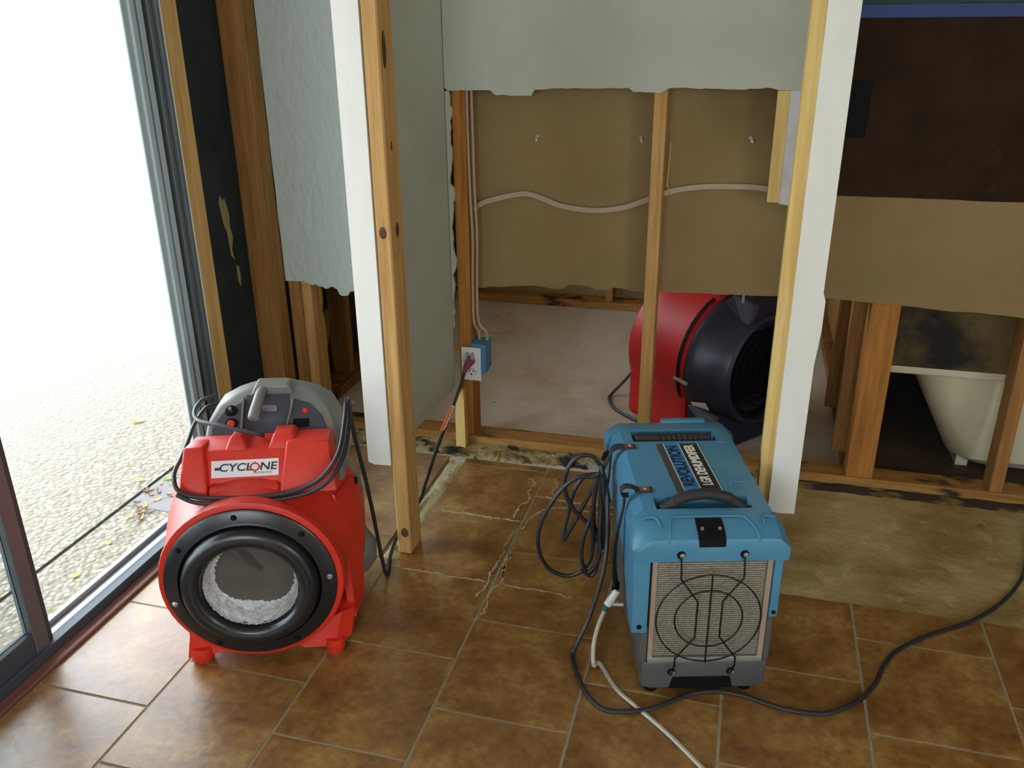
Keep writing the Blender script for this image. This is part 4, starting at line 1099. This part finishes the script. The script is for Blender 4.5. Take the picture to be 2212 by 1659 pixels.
# ------------------------------------------------------------------ blue dehumidifier
def dehumidifier():
    root = empty('dehumidifier', (-0.15, 1.655, 0), math.radians(16))
    tag(root, 'blue and charcoal portable dehumidifier with wire guard over its intake filter', 'dehumidifier')
    P = lambda mb, name, m, par=root, **k: mb.build(name, M[m], par, **k)
    def bev(o, w, seg=3, ang=30):
        b = o.modifiers.new('bevel', 'BEVEL'); b.width = w; b.segments = seg; b.limit_method = 'ANGLE'; b.angle_limit = math.radians(ang)
        for p in o.data.polygons: p.use_smooth = True
    U0, U1 = 0.006, 0.296
    D = 0.56
    # charcoal lower body: floor pan, two front posts, side skirts
    m = MB()
    m.prism([(U0, 0.028), (0.030, 0.020), (0.075, 0.020), (0.082, 0.052), (0.218, 0.052), (0.225, 0.020), (0.272, 0.020), (U1 + 0.004, 0.03), (U1 + 0.006, 0.098), (U0, 0.098)], 'y', 0.0, 0.06)
    o = P(m, 'lower_housing', 'dk_base'); bev(o, 0.005)
    m = MB(); m.box(0.064, 0.236, 0.012, 0.055, 0.010, 0.056); P(m, 'underside_recess', 'black_in')
    m = MB(); m.box(U0, U1, 0.062, D, 0.022, 0.40, 0.006, 2); o = P(m, 'body_core', 'dk_base')
    m = MB(); m.box(-0.001, 0.016, 0.0, 0.061, 0.0985, 0.20, 0.003, 2); P(m, 'front_post', 'dk_base'); m = MB(); m.box(0.289, 0.303, 0.0, 0.061, 0.0985, 0.235, 0.003, 2); P(m, 'front_post', 'dk_base')
    for (u, w) in ((0.035, 0.03), (0.262, 0.03), (0.035, 0.52), (0.262, 0.52)):
        m = MB(); m.tube([(u, w, 0), (u, w, 0.022)], [0.017, 0.019], 16); P(m, 'foot', 'black_in')
    # blue upper shell: columns, side panels, lid
    m = MB()
    m.prism([(-0.024, 0.186), (0.013, 0.186), (0.013, 0.39), (-0.024, 0.39)], 'y', -0.004, 0.055)
    o = P(m, 'front_column', 'blue'); bev(o, 0.004); m = MB()
    m.prism([(0.290, 0.226), (0.310, 0.226), (0.310, 0.39), (0.290, 0.39)], 'y', -0.004, 0.055)
    o = P(m, 'front_column', 'blue'); bev(o, 0.004)
    m = MB()
    m.prism([(0.0555, 0.190), (0.10, 0.235), (0.20, 0.30), (0.45, 0.30), (D, 0.20), (D, 0.41), (0.0555, 0.41)], 'x', -0.024, 0.0055)
    o = P(m, 'side_panel', 'blue'); bev(o, 0.004); m = MB()
    m.prism([(0.0555, 0.230), (0.20, 0.30), (0.45, 0.30), (D, 0.20), (D, 0.41), (0.0555, 0.41)], 'x', 0.2965, 0.310)
    o = P(m, 'side_panel', 'blue'); bev(o, 0.004)
    # lid with chamfered long edges, two handle wells and a sloping front
    m = MB()
    def sec(w, zt, uo=0.0, zl=0.386):
        return [(-0.026 - uo, w, zl), (-0.028 - uo, w, zl + 0.03), (-0.020 - uo, w, zt - 0.020), (0.006, w, zt - 0.002), (0.020, w, zt), (0.282, w, zt), (0.296, w, zt - 0.003), (0.314 + uo, w, zt - 0.022), (0.318 + uo, w, zl + 0.03), (0.316 + uo, w, zl)]
    secs = [sec(-0.012, 0.432, 0.0), sec(-0.008, 0.440, 0.002), sec(0.010, 0.449, 0.002), sec(0.040, 0.458, 0.002), sec(0.072, 0.462, 0.002), sec(0.080, 0.462, 0.0), sec(0.088, 0.462, -0.006)]
    secs2 = [sec(0.142, 0.462, -0.006), sec(0.30, 0.462, -0.006), sec(0.430, 0.462, -0.006)]
    secs3 = [sec(0.502, 0.462, 0.002), sec(0.53, 0.460, 0.002), sec(0.570, 0.450, 0.002), sec(0.580, 0.435, 0.0)]
    m.loft(secs); m.loft(secs2); m.loft(secs3)
    # bridges beside the wells
    def bridge(w0, w1, ua, ub):
        m.loft([[(-0.020, w0, 0.386), (-0.022, w0, 0.416), (-0.014, w0, 0.442), (0.006, w0, 0.460), (0.020, w0, 0.462), (ua, w0, 0.462), (ua, w0, 0.386)],
                [(-0.020, w1, 0.386), (-0.022, w1, 0.416), (-0.014, w1, 0.442), (0.006, w1, 0.460), (0.020, w1, 0.462), (ua, w1, 0.462), (ua, w1, 0.386)]])
        m.loft([[(0.310, w0, 0.386), (0.312, w0, 0.416), (0.308, w0, 0.440), (0.296, w0, 0.459), (0.282, w0, 0.462), (ub, w0, 0.462), (ub, w0, 0.386)],
                [(0.310, w1, 0.386), (0.312, w1, 0.416), (0.308, w1, 0.440), (0.296, w1, 0.459), (0.282, w1, 0.462), (ub, w1, 0.462), (ub, w1, 0.386)]])
        m.box(ua, ub, w0, w1, 0.386, 0.418)
    bridge(0.088, 0.142, 0.036, 0.256)
    bridge(0.430, 0.502, 0.032, 0.256)
    lid = P(m, 'lid', 'blue', smooth=True, auto=28)
    # shallow raised steps on the lid
    m = MB()
    def groove(pts, r=0.0022):
        mb = MB(); mb.tube(catmull(pts, 5), r, 8); P(mb, 'lid_relief', 'blue', lid, smooth=True)
    groove([(0.050, -0.012, 0.436), (0.052, 0.004, 0.447), (0.056, 0.030, 0.4575), (0.064, 0.048, 0.4620), (0.08, 0.052, 0.4625), (0.15, 0.052, 0.4625), (0.21, 0.052, 0.4625), (0.226, 0.046, 0.4618), (0.240, 0.024, 0.4560), (0.247, 0.002, 0.447), (0.249, -0.012, 0.436)])
    groove([(-0.006, 0.050, 0.458), (0.010, 0.052, 0.4620), (0.024, 0.050, 0.4625), (0.031, 0.040, 0.4605), (0.035, 0.024, 0.4560)])
    groove([(0.266, 0.026, 0.4565), (0.268, 0.044, 0.4612), (0.276, 0.052, 0.4625), (0.298, 0.053, 0.4580)])
    groove([(0.232, 0.178, 0.4625), (0.232, 0.200, 0.4625), (0.240, 0.207, 0.4625), (0.276, 0.207, 0.4625)], 0.0014)
    groove([(0.244, 0.400, 0.4625), (0.244, 0.416, 0.4625), (0.250, 0.421, 0.4625), (0.268, 0.421, 0.4625)], 0.0014)
    m.bm.free()
    m = MB(); m.box(0.13, 0.256, 0.560, 0.588, 0.40, 0.4585, 0.008, 3); P(m, 'rear_flange', 'blue', lid)
    # intake filter
    m = MB(); m.box(0.014, 0.288, 0.012, 0.062, 0.0985, 0.3855); P(m, 'filter_recess', 'black_in')
    m = MB(); m.box(0.028, 0.280, 0.006, 0.0115, 0.114, 0.3845); flt = P(m, 'intake_filter', 'perf')
    m = MB(); m.box(0.018, 0.0295, 0.000, 0.0115, 0.108, 0.3845, 0.001, 1); P(m, 'filter_edge', 'filter_frame', flt); m = MB(); m.box(0.2755, 0.288, 0.000, 0.0115, 0.108, 0.3845, 0.001, 1); P(m, 'filter_edge', 'filter_frame', flt)
    m = MB(); m.box(0.018, 0.288, -0.002, 0.0115, 0.0985, 0.112, 0.002, 1); P(m, 'filter_edge', 'alu_frame', flt)
    # wire guard
    root_g = None
    W = -0.022
    m = MB()
    cx, cz = 0.147, 0.238
    for r in (0.119, 0.077):
        m.tube([(cx + r * math.cos(2 * math.pi * k / 64), W, cz + r * math.sin(2 * math.pi * k / 64)) for k in range(65)], 0.0021, 8)
    m.tube([(0.1475, W - 0.003, cz + 0.120), (0.1475, W - 0.003, cz - 0.120)], 0.0021, 8)
    for sx in (-1, 1):
        uo, ui = 0.147 + sx * 0.070, 0.147 + sx * 0.028
        pts = [(uo - sx * 0.0, -0.0145, 0.408), (uo, -0.016, 0.395), (uo, W - 0.003, 0.365), (uo, W - 0.003, 0.350), (ui, W - 0.003, 0.288), (ui, W - 0.003, 0.190), (uo, W - 0.003, 0.130), (uo, W - 0.003, 0.110), (uo, -0.010, 0.080), (uo, -0.004, 0.068)]
        m.tube(pts, 0.0023, 8)
    gd = P(m, 'wire_guard', 'wire', smooth=True)
    for (u, w, z) in ((0.077, -0.012, 0.404), (0.217, -0.012, 0.404), (0.077, 0.0, 0.070), (0.217, 0.0, 0.070)):
        m = MB(); m.tube([(u, w + 0.002, z), (u, w - 0.002, z)], [0.0105, 0.0095], 16); P(m, 'clip', 'black_in', gd, smooth=True)
        m = MB(); m.tube([(u + 0.002, w - 0.002, z), (u + 0.002, w - 0.005, z), (u + 0.002, w - 0.006, z)], [0.006, 0.0055, 0.002], 12); P(m, 'bolt', 'screw', gd, smooth=True)
    m = MB(); m.tube([(-0.006, -0.002, 0.205), (-0.006, -0.0055, 0.205)], [0.007, 0.006], 12); P(m, 'column_screw', 'black_in', smooth=True); m = MB(); m.tube([(0.300, -0.002, 0.240), (0.300, -0.0055, 0.240)], [0.006, 0.005], 12); P(m, 'column_screw', 'black_in', smooth=True)
    # black catch plate on the sloping front of the lid
    m = MB()
    def plate_ring(v, z, hw): return [(0.144 - hw, v, z), (0.144 + hw, v, z), (0.144 + hw, v + 0.004, z - 0.004), (0.144 - hw, v + 0.004, z - 0.004)]
    m.loft([plate_ring(0.045, 0.4625, 0.029), plate_ring(0.022, 0.4570, 0.030), plate_ring(0.004, 0.4505, 0.030), plate_ring(-0.0105, 0.4405, 0.030), plate_ring(-0.0150, 0.426, 0.029)])
    cp = P(m, 'catch_plate', 'black_in', smooth=True)
    for du in (-0.019, 0.020):
        m = MB(); m.tube([(0.144 + du, 0.014, 0.4535), (0.144 + du, 0.013, 0.4575)], [0.0045, 0.0035], 10); P(m, 'rivet', 'screw', cp, smooth=True)
    # handles
    m = MB()
    pts = [(0.050, 0.103, 0.452), (0.075, 0.105, 0.466), (0.10, 0.108, 0.480), (0.15, 0.112, 0.486), (0.20, 0.108, 0.478), (0.225, 0.104, 0.464), (0.245, 0.102, 0.448)]
    cp_ = catmull(pts, 8); n = len(cp_)
    m.tube(cp_, [0.0105 + (0.0022 if 10 < i < n - 14 else 0) + 0.0008 * (i % 2) for i in range(n)], 14)
    h = P(m, 'carry_handle', 'rubber', smooth=True)
    for i in (-1, 1):
        m = MB(); m.tube([(0.1475 + i * 0.106, 0.103, 0.425), (0.1475 + i * 0.104, 0.103, 0.440), (0.1475 + i * 0.098, 0.103, 0.452)], [0.010, 0.012, 0.010], 12)
        P(m, 'handle_end', 'black_in', h, smooth=True)
    m = MB()
    n = 44
    pp = [(0.040 + 0.205 * i / (n - 1), 0.467, 0.449) for i in range(n)]
    rr = [0.0155 if (i < 14 or i > 36) else (0.0165 if i % 3 else 0.0138) for i in range(n)]
    rr[0] = rr[-1] = 0.012
    m.tube(pp, rr, 16); P(m, 'carry_handle', 'rubber', smooth=True)
    # product label
    zt = 0.4627
    LC = lambda w, a: a + (w - 0.14) * (-0.035)
    def strip(u0, u1, w0, w1, name, mt, par, z=zt, s=0.0):
        mb = MB(); mb.bm.faces.new([mb.bm.verts.new(p) for p in ((LC(w0, u0), w0, z), (LC(w0, u1), w0, z), (LC(w1, u1), w1, z), (LC(w1, u0), w1, z))])
        return P(mb, name, mt, par)
    mb = MB(); mb.box(0.0, 0.110, 0.0, 0.280, 0, 0.0012)
    for v in mb.bm.verts: v.co = Vector((LC(v.co.y + 0.132, v.co.x + 0.098), v.co.y + 0.132, 0.4620 + v.co.z))
    lb = P(mb, 'label', 'label_grey')
    za = 0.4634
    strip(0.116, 0.118, 0.132, 0.412, 'label_line', 'white_ink', lb, za)
    strip(0.119, 0.155, 0.132, 0.412, 'label_band', 'label_blue', lb, za)
    strip(0.156, 0.158, 0.132, 0.412, 'label_line', 'white_ink', lb, za)
    strip(0.159, 0.203, 0.170, 0.412, 'label_band', 'label_black', lb, za)
    strip(0.159, 0.206, 0.132, 0.170, 'label_band', 'label_mauve', lb, za)
    strip(0.2055, 0.2075, 0.132, 0.412, 'label_line', 'white_ink', lb, za)
    sk = -0.035
    ux = Vector((sk, 1, 0)); uy = Vector((-1, sk, 0))
    text_mesh('lettering', 'REVOLUTION', 0.040, frame((LC(0.294, 0.137), 0.294, za + 0.0004), ux, uy), 'dark_ink', lb, xs=0.86, bold=0.0014, extrude=0.0003)
    text_mesh('lettering', 'LGR DEHUMIDIFIER', 0.034, frame((LC(0.296, 0.181), 0.296, za + 0.0004), ux, uy), 'white_ink', lb, xs=0.72, bold=0.0010, extrude=0.0003, shear=0.1)
    mb = MB(); mb.bm.faces.new([mb.bm.verts.new((LC(0.150, 0.182) + 0.018 * math.cos(a), 0.150 + 0.014 * math.sin(a), za + 0.0003)) for a in [2 * math.pi * k / 24 for k in range(24)]]); P(mb, 'logo_oval', 'label_sky', lb)
    text_mesh('lettering', 'DRI-EAZ', 0.008, frame((LC(0.150, 0.182), 0.150, za + 0.0006), ux, uy), 'dark_ink', lb, extrude=0.0002, xs=0.9)
    # white rating label low on the left side
    m = MB(); m.box(-0.0005, 0.006, 0.13, 0.20, 0.10, 0.17); P(m, 'rating_label', 'label_white')
    # hose fitting and drain hose
    m = MB(); m.tube([(-0.036, 0.150, 0.196), (-0.050, 0.147, 0.172), (-0.060, 0.145, 0.156)], [0.009, 0.010, 0.0105], 14); f = P(m, 'hose_fitting', 'white_pl', smooth=True)
    m = MB(); m.tube([(-0.020, 0.152, 0.150), (-0.060, 0.147, 0.157)], [0.004, 0.004], 8); P(m, 'hose_stub', 'white_pl', smooth=True)
    m = MB(); m.tube([(-0.060, 0.145, 0.156), (-0.066, 0.144, 0.142)], [0.0105, 0.0095], 14); P(m, 'hose_collar', 'green_pl', f, smooth=True)
    def tl(x, y, z):
        a = math.radians(16); dx, dy = x + 0.15, y - 1.655
        return (dx * math.cos(a) + dy * math.sin(a), -dx * math.sin(a) + dy * math.cos(a), z)
    m = MB(); pts = [(-0.066, 0.144, 0.142), (-0.082, 0.136, 0.100), (-0.094, 0.12, 0.055), (-0.096, 0.09, 0.018), tl(-0.255, 1.735, 0.007), tl(-0.205, 1.662, 0.006), tl(-0.153, 1.616, 0.006), tl(-0.070, 1.548, 0.006), tl(0.017, 1.463, 0.006), tl(0.11, 1.37, 0.006)]
    m.tube(catmull(pts, 8), 0.0056, 10); P(m, 'drain_hose', 'hose', smooth=True)
    # straps
    def strap(pts, wd, w, name='strap'):
        mb = MB(); mb.ribbon(catmull(pts, 6), wd, w, 0.0025); return P(mb, name, 'strap', smooth=True)
    m = MB(); m.box(-0.002, 0.034, 0.388, 0.412, 0.462, 0.4655, 0.001, 1); bk = P(m, 'strap_anchor', 'strap')
    m = MB(); m.box(0.004, 0.026, 0.391, 0.409, 0.4655, 0.4668); P(m, 'badge_plate', 'copper_tag', bk)
    text_mesh('emblem', 'e', 0.018, frame((0.017, 0.400, 0.4670), (1, 0, 0), (0, 1, 0)), 'white_ink', bk, extrude=0.0002)
    mb = MB(); mb.ribbon(catmull([(0.002, 0.400, 0.464), (-0.016, 0.398, 0.464), (-0.030, 0.394, 0.456), (-0.042, 0.388, 0.430), (-0.055, 0.375, 0.410), (-0.068, 0.362, 0.385), (-0.080, 0.352, 0.352)], 6), (0, 1, 0.2), 0.022, 0.003); P(mb, 'cord_strap', 'strap', smooth=True)
    mb = MB(); mb.ribbon(catmull([(-0.030, 0.396, 0.456), (-0.032, 0.394, 0.41), (-0.038, 0.385, 0.36)], 6), (0, 1, 0), 0.018, 0.003); P(mb, 'cord_strap', 'strap', smooth=True)
    m = MB()
    for k in range(3): m.tube([(-0.052 + 0.004 * k, 0.398, 0.425 + 0.006 * k), (-0.046 + 0.004 * k, 0.402, 0.446 + 0.003 * k)], 0.004, 8)
    P(m, 'strap_buckle', 'black_in', smooth=True)
    m = MB(); m.box(-0.002, 0.040, 0.162, 0.186, 0.462, 0.4655, 0.001, 1); bk = P(m, 'strap_anchor', 'strap')
    m = MB(); m.box(0.009, 0.034, 0.165, 0.183, 0.4655, 0.4668); P(m, 'badge_plate', 'copper_tag', bk)
    text_mesh('emblem', 'e', 0.018, frame((0.022, 0.174, 0.4670), (1, 0, 0), (0, 1, 0)), 'white_ink', bk, extrude=0.0002)
    strap([(0.004, 0.174, 0.466), (-0.010, 0.174, 0.473), (-0.026, 0.174, 0.474), (-0.036, 0.174, 0.464), (-0.030, 0.172, 0.452), (-0.016, 0.170, 0.452)], (0, 1, 0), 0.022, 'cord_strap')
    mb = MB(); mb.ribbon(catmull([(-0.026, 0.168, 0.452), (-0.028, 0.165, 0.425), (-0.034, 0.163, 0.39), (-0.042, 0.160, 0.35), (-0.046, 0.158, 0.315), (-0.046, 0.157, 0.27), (-0.044, 0.156, 0.235), (-0.040, 0.155, 0.212)], 6), [(0.5, 1, 0)] * 43, [0.010 + 0.018 * min(max((i - 8) / 14, 0), 1) for i in range(43)], 0.004)
    P(mb, 'cord_strap', 'strap', smooth=True)
    m = MB()
    for k in range(3): m.tube([(-0.048, 0.150, 0.214 - 0.007 * k), (-0.032, 0.158, 0.211 - 0.007 * k)], 0.0042, 8)
    P(m, 'strap_buckle', 'black_in', smooth=True)
    # coiled power cord
    R = 0.0056
    loops = [
        (0.34, [(-0.066, 0.418), (-0.087, 0.408), (-0.118, 0.406), (-0.155, 0.378), (-0.187, 0.33), (-0.213, 0.274), (-0.223, 0.22), (-0.217, 0.168), (-0.194, 0.124), (-0.159, 0.101), (-0.127, 0.1), (-0.096, 0.122), (-0.079, 0.159), (-0.076, 0.211), (-0.079, 0.271), (-0.077, 0.33), (-0.072, 0.38), (-0.066, 0.414)]),
        (0.362, [(-0.060, 0.425), (-0.076, 0.446), (-0.087, 0.452), (-0.107, 0.454), (-0.129, 0.441), (-0.146, 0.413), (-0.153, 0.379), (-0.149, 0.344), (-0.134, 0.308), (-0.113, 0.281), (-0.092, 0.259), (-0.074, 0.235), (-0.062, 0.20)]),
        (0.382, [(-0.066, 0.388), (-0.093, 0.385), (-0.108, 0.372), (-0.126, 0.34), (-0.135, 0.305), (-0.143, 0.263), (-0.151, 0.223), (-0.152, 0.196), (-0.141, 0.220), (-0.119, 0.266), (-0.097, 0.316), (-0.082, 0.351), (-0.064, 0.392)]),
        (0.352, [(-0.068, 0.40), (-0.074, 0.36), (-0.078, 0.32), (-0.087, 0.274), (-0.099, 0.238), (-0.106, 0.198), (-0.106, 0.158), (-0.097, 0.124), (-0.083, 0.105), (-0.068, 0.12), (-0.062, 0.17), (-0.060, 0.25), (-0.060, 0.34), (-0.060, 0.40)]),
        (0.325, [(-0.060, 0.42), (-0.056, 0.379), (-0.047, 0.322), (-0.042, 0.266), (-0.046, 0.212), (-0.056, 0.20), (-0.062, 0.24), (-0.060, 0.31), (-0.058, 0.38), (-0.060, 0.42)]),
        (0.332, [(-0.066, 0.415), (-0.060, 0.345), (-0.054, 0.292), (-0.052, 0.232), (-0.059, 0.171), (-0.076, 0.128), (-0.094, 0.115), (-0.106, 0.125)]),
        (0.371, [(-0.058, 0.41), (-0.070, 0.36), (-0.074, 0.30), (-0.072, 0.25), (-0.064, 0.215), (-0.055, 0.23), (-0.050, 0.30), (-0.050, 0.38)]),
    ]
    for i, (w, pl) in enumerate(loops):
        m = MB(); nn = len(pl)
        m.tube(catmull([(u, w + 0.012 * math.sin(3.0 * k / nn + i), z) for k, (u, z) in enumerate(pl)], 8), R, 10)
        P(m, 'cord_loop', 'cord', smooth=True)
    m = MB()
    pts = [(-0.058, 0.37, 0.425), (-0.048, 0.32, 0.38), (-0.048, 0.29, 0.32), (-0.050, 0.27, 0.25), (-0.060, 0.24, 0.19), (-0.082, 0.20, 0.135), (-0.108, 0.165, 0.085), (-0.132, 0.15, 0.035), (-0.142, 0.145, 0.010),
           tl(-0.318, 1.72, 0.006), tl(-0.279, 1.642, 0.006), tl(-0.245, 1.600, 0.006), tl(-0.202, 1.583, 0.006), tl(-0.118, 1.605, 0.011), tl(-0.06, 1.655, 0.009), tl(-0.019, 1.690, 0.007), tl(0.04, 1.712, 0.006), tl(0.10, 1.710, 0.006), tl(0.142, 1.700, 0.006), tl(0.20, 1.690, 0.006), tl(0.28, 1.700, 0.006), tl(0.353, 1.757, 0.006), tl(0.40, 1.83, 0.006),
           tl(0.429, 1.905, 0.006), tl(0.47, 1.975, 0.006), tl(0.56, 2.06, 0.006), tl(0.677, 2.149, 0.006), tl(0.78, 2.27, 0.004), tl(0.86, 2.41, 0.003), tl(0.90, 2.54, 0.003), tl(0.93, 2.66, 0.003), tl(0.99, 2.76, 0.006)]
    m.tube(catmull(pts, 8), R, 10); P(m, 'power_cord', 'cord', smooth=True)
dehumidifier()

# ------------------------------------------------------------------ second air mover in the room beyond
def mover():
    cb, cf = Vector((-0.245, 3.44)), Vector((0.115, 3.14))
    ax = (cf - cb); L = ax.length; ang = math.atan2(ax.y, ax.x) + math.pi / 2   # local -Y points at the intake
    root = empty('air_mover', (cb.x, cb.y, 0), ang)
    tag(root, 'red and black drum air mover standing in the dim room beyond the wall opening', 'air mover')
    P = lambda mb, name, m, par=root, **k: mb.build(name, M[m], par, **k)
    cz = 0.285
    Mz = Matrix.Translation((0, 0, cz))
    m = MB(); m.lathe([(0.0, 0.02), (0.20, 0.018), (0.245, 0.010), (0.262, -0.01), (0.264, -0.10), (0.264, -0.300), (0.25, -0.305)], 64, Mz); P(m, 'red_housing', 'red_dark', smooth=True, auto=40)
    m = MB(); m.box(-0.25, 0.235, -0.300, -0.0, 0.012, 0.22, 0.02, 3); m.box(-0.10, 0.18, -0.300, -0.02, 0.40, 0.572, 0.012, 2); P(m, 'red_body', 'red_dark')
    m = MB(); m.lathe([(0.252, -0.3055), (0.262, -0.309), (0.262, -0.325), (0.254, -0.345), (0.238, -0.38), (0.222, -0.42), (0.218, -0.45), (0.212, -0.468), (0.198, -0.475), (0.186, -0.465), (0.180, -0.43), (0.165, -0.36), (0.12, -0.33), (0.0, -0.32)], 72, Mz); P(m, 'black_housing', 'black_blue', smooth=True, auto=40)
    m = MB(); m.lathe([(0.185, -0.455), (0.176, -0.42), (0.16, -0.38), (0.0, -0.37)], 48, Mz)
    for k in range(5): m.tube([(0.03 + 0.036 * k) and (math.cos(t) * (0.03 + 0.036 * k), -0.474, cz + math.sin(t) * (0.03 + 0.036 * k)) for t in [2 * math.pi * q / 40 for q in range(41)]], 0.0022, 6)
    for k in range(3): m.tube([(-0.19 * math.cos(k * 1.05), -0.476, cz - 0.19 * math.sin(k * 1.05)), (0.19 * math.cos(k * 1.05), -0.476, cz + 0.19 * math.sin(k * 1.05))], 0.0022, 6)
    P(m, 'intake_grille', 'black_in', smooth=True)
    m = MB()
    m.loft([[(-0.22, -0.31, 0.0), (0.22, -0.31, 0.0), (0.24, -0.31, 0.16), (-0.24, -0.31, 0.16)], [(-0.21, -0.46, 0.0), (0.21, -0.46, 0.0), (0.19, -0.42, 0.13), (-0.19, -0.42, 0.13)]])
    o = P(m, 'stand', 'black_blue'); bv = o.modifiers.new('bevel', 'BEVEL'); bv.width = 0.01; bv.segments = 2
    m = MB(); m.loft([[(-0.12, -0.31, 0.50), (0.14, -0.31, 0.50), (0.14, -0.46, 0.44), (-0.12, -0.46, 0.44)], [(-0.06, -0.34, 0.560), (0.10, -0.34, 0.560), (0.10, -0.45, 0.550), (-0.06, -0.45, 0.550)]])
    o = P(m, 'top_housing', 'black_blue'); bv = o.modifiers.new('bevel', 'BEVEL'); bv.width = 0.012; bv.segments = 2
    m = MB(); pts = [(-0.08 + 0.0075 * i, -0.40, 0.578 + 0.008 * math.sin(i / 26 * math.pi)) for i in range(27)]
    m.tube(pts, [0.016 if i % 2 else 0.012 for i in range(27)], 12); P(m, 'handle_coil', 'black_in', smooth=True)
    m = MB(); m.tube([(-0.085, -0.405, 0.545), (-0.085, -0.405, 0.592)], 0.005, 8); P(m, 'handle_clip', 'screw', smooth=True)
    # label, clip, strap
    def onr(t, a, r): return Vector((r * math.cos(a), t, cz + r * math.sin(a)))
    m = MB()
    a0, a1 = math.radians(206), math.radians(224)
    m.loft([[onr(-0.330, a0, 0.264), onr(-0.385, a0, 0.242)], [onr(-0.330, a1, 0.264), onr(-0.385, a1, 0.242)]], False, False, closed=False)
    P(m, 'rating_label', 'label_white')
    m = MB(); m.tube([onr(-0.27, math.radians(186), 0.270), onr(-0.33, math.radians(188), 0.268)], 0.008, 8); P(m, 'side_clip', 'alu_frame', smooth=True)
    m = MB(); m.ribbon([onr(-0.285, math.radians(112 + 9 * k), 0.270) for k in range(14)], [tuple((0, 1, 0))] * 14, 0.014, 0.004); P(m, 'strap', 'black_in')
    def tl(x, y, z):
        dx, dy = x - cb.x, y - cb.y
        return (dx * math.cos(ang) + dy * math.sin(ang), -dx * math.sin(ang) + dy * math.cos(ang), z)
    m = MB(); m.tube(catmull([tl(-0.41, 3.50, 0.10), tl(-0.45, 3.47, 0.05), tl(-0.495, 3.42, 0.006), tl(-0.495, 3.36, 0.006), tl(-0.46, 3.28, 0.006), tl(-0.40, 3.22, 0.006), tl(-0.33, 3.16, 0.006)], 8), 0.0062, 8); P(m, 'power_cord', 'cord_grey', smooth=True)
mover()
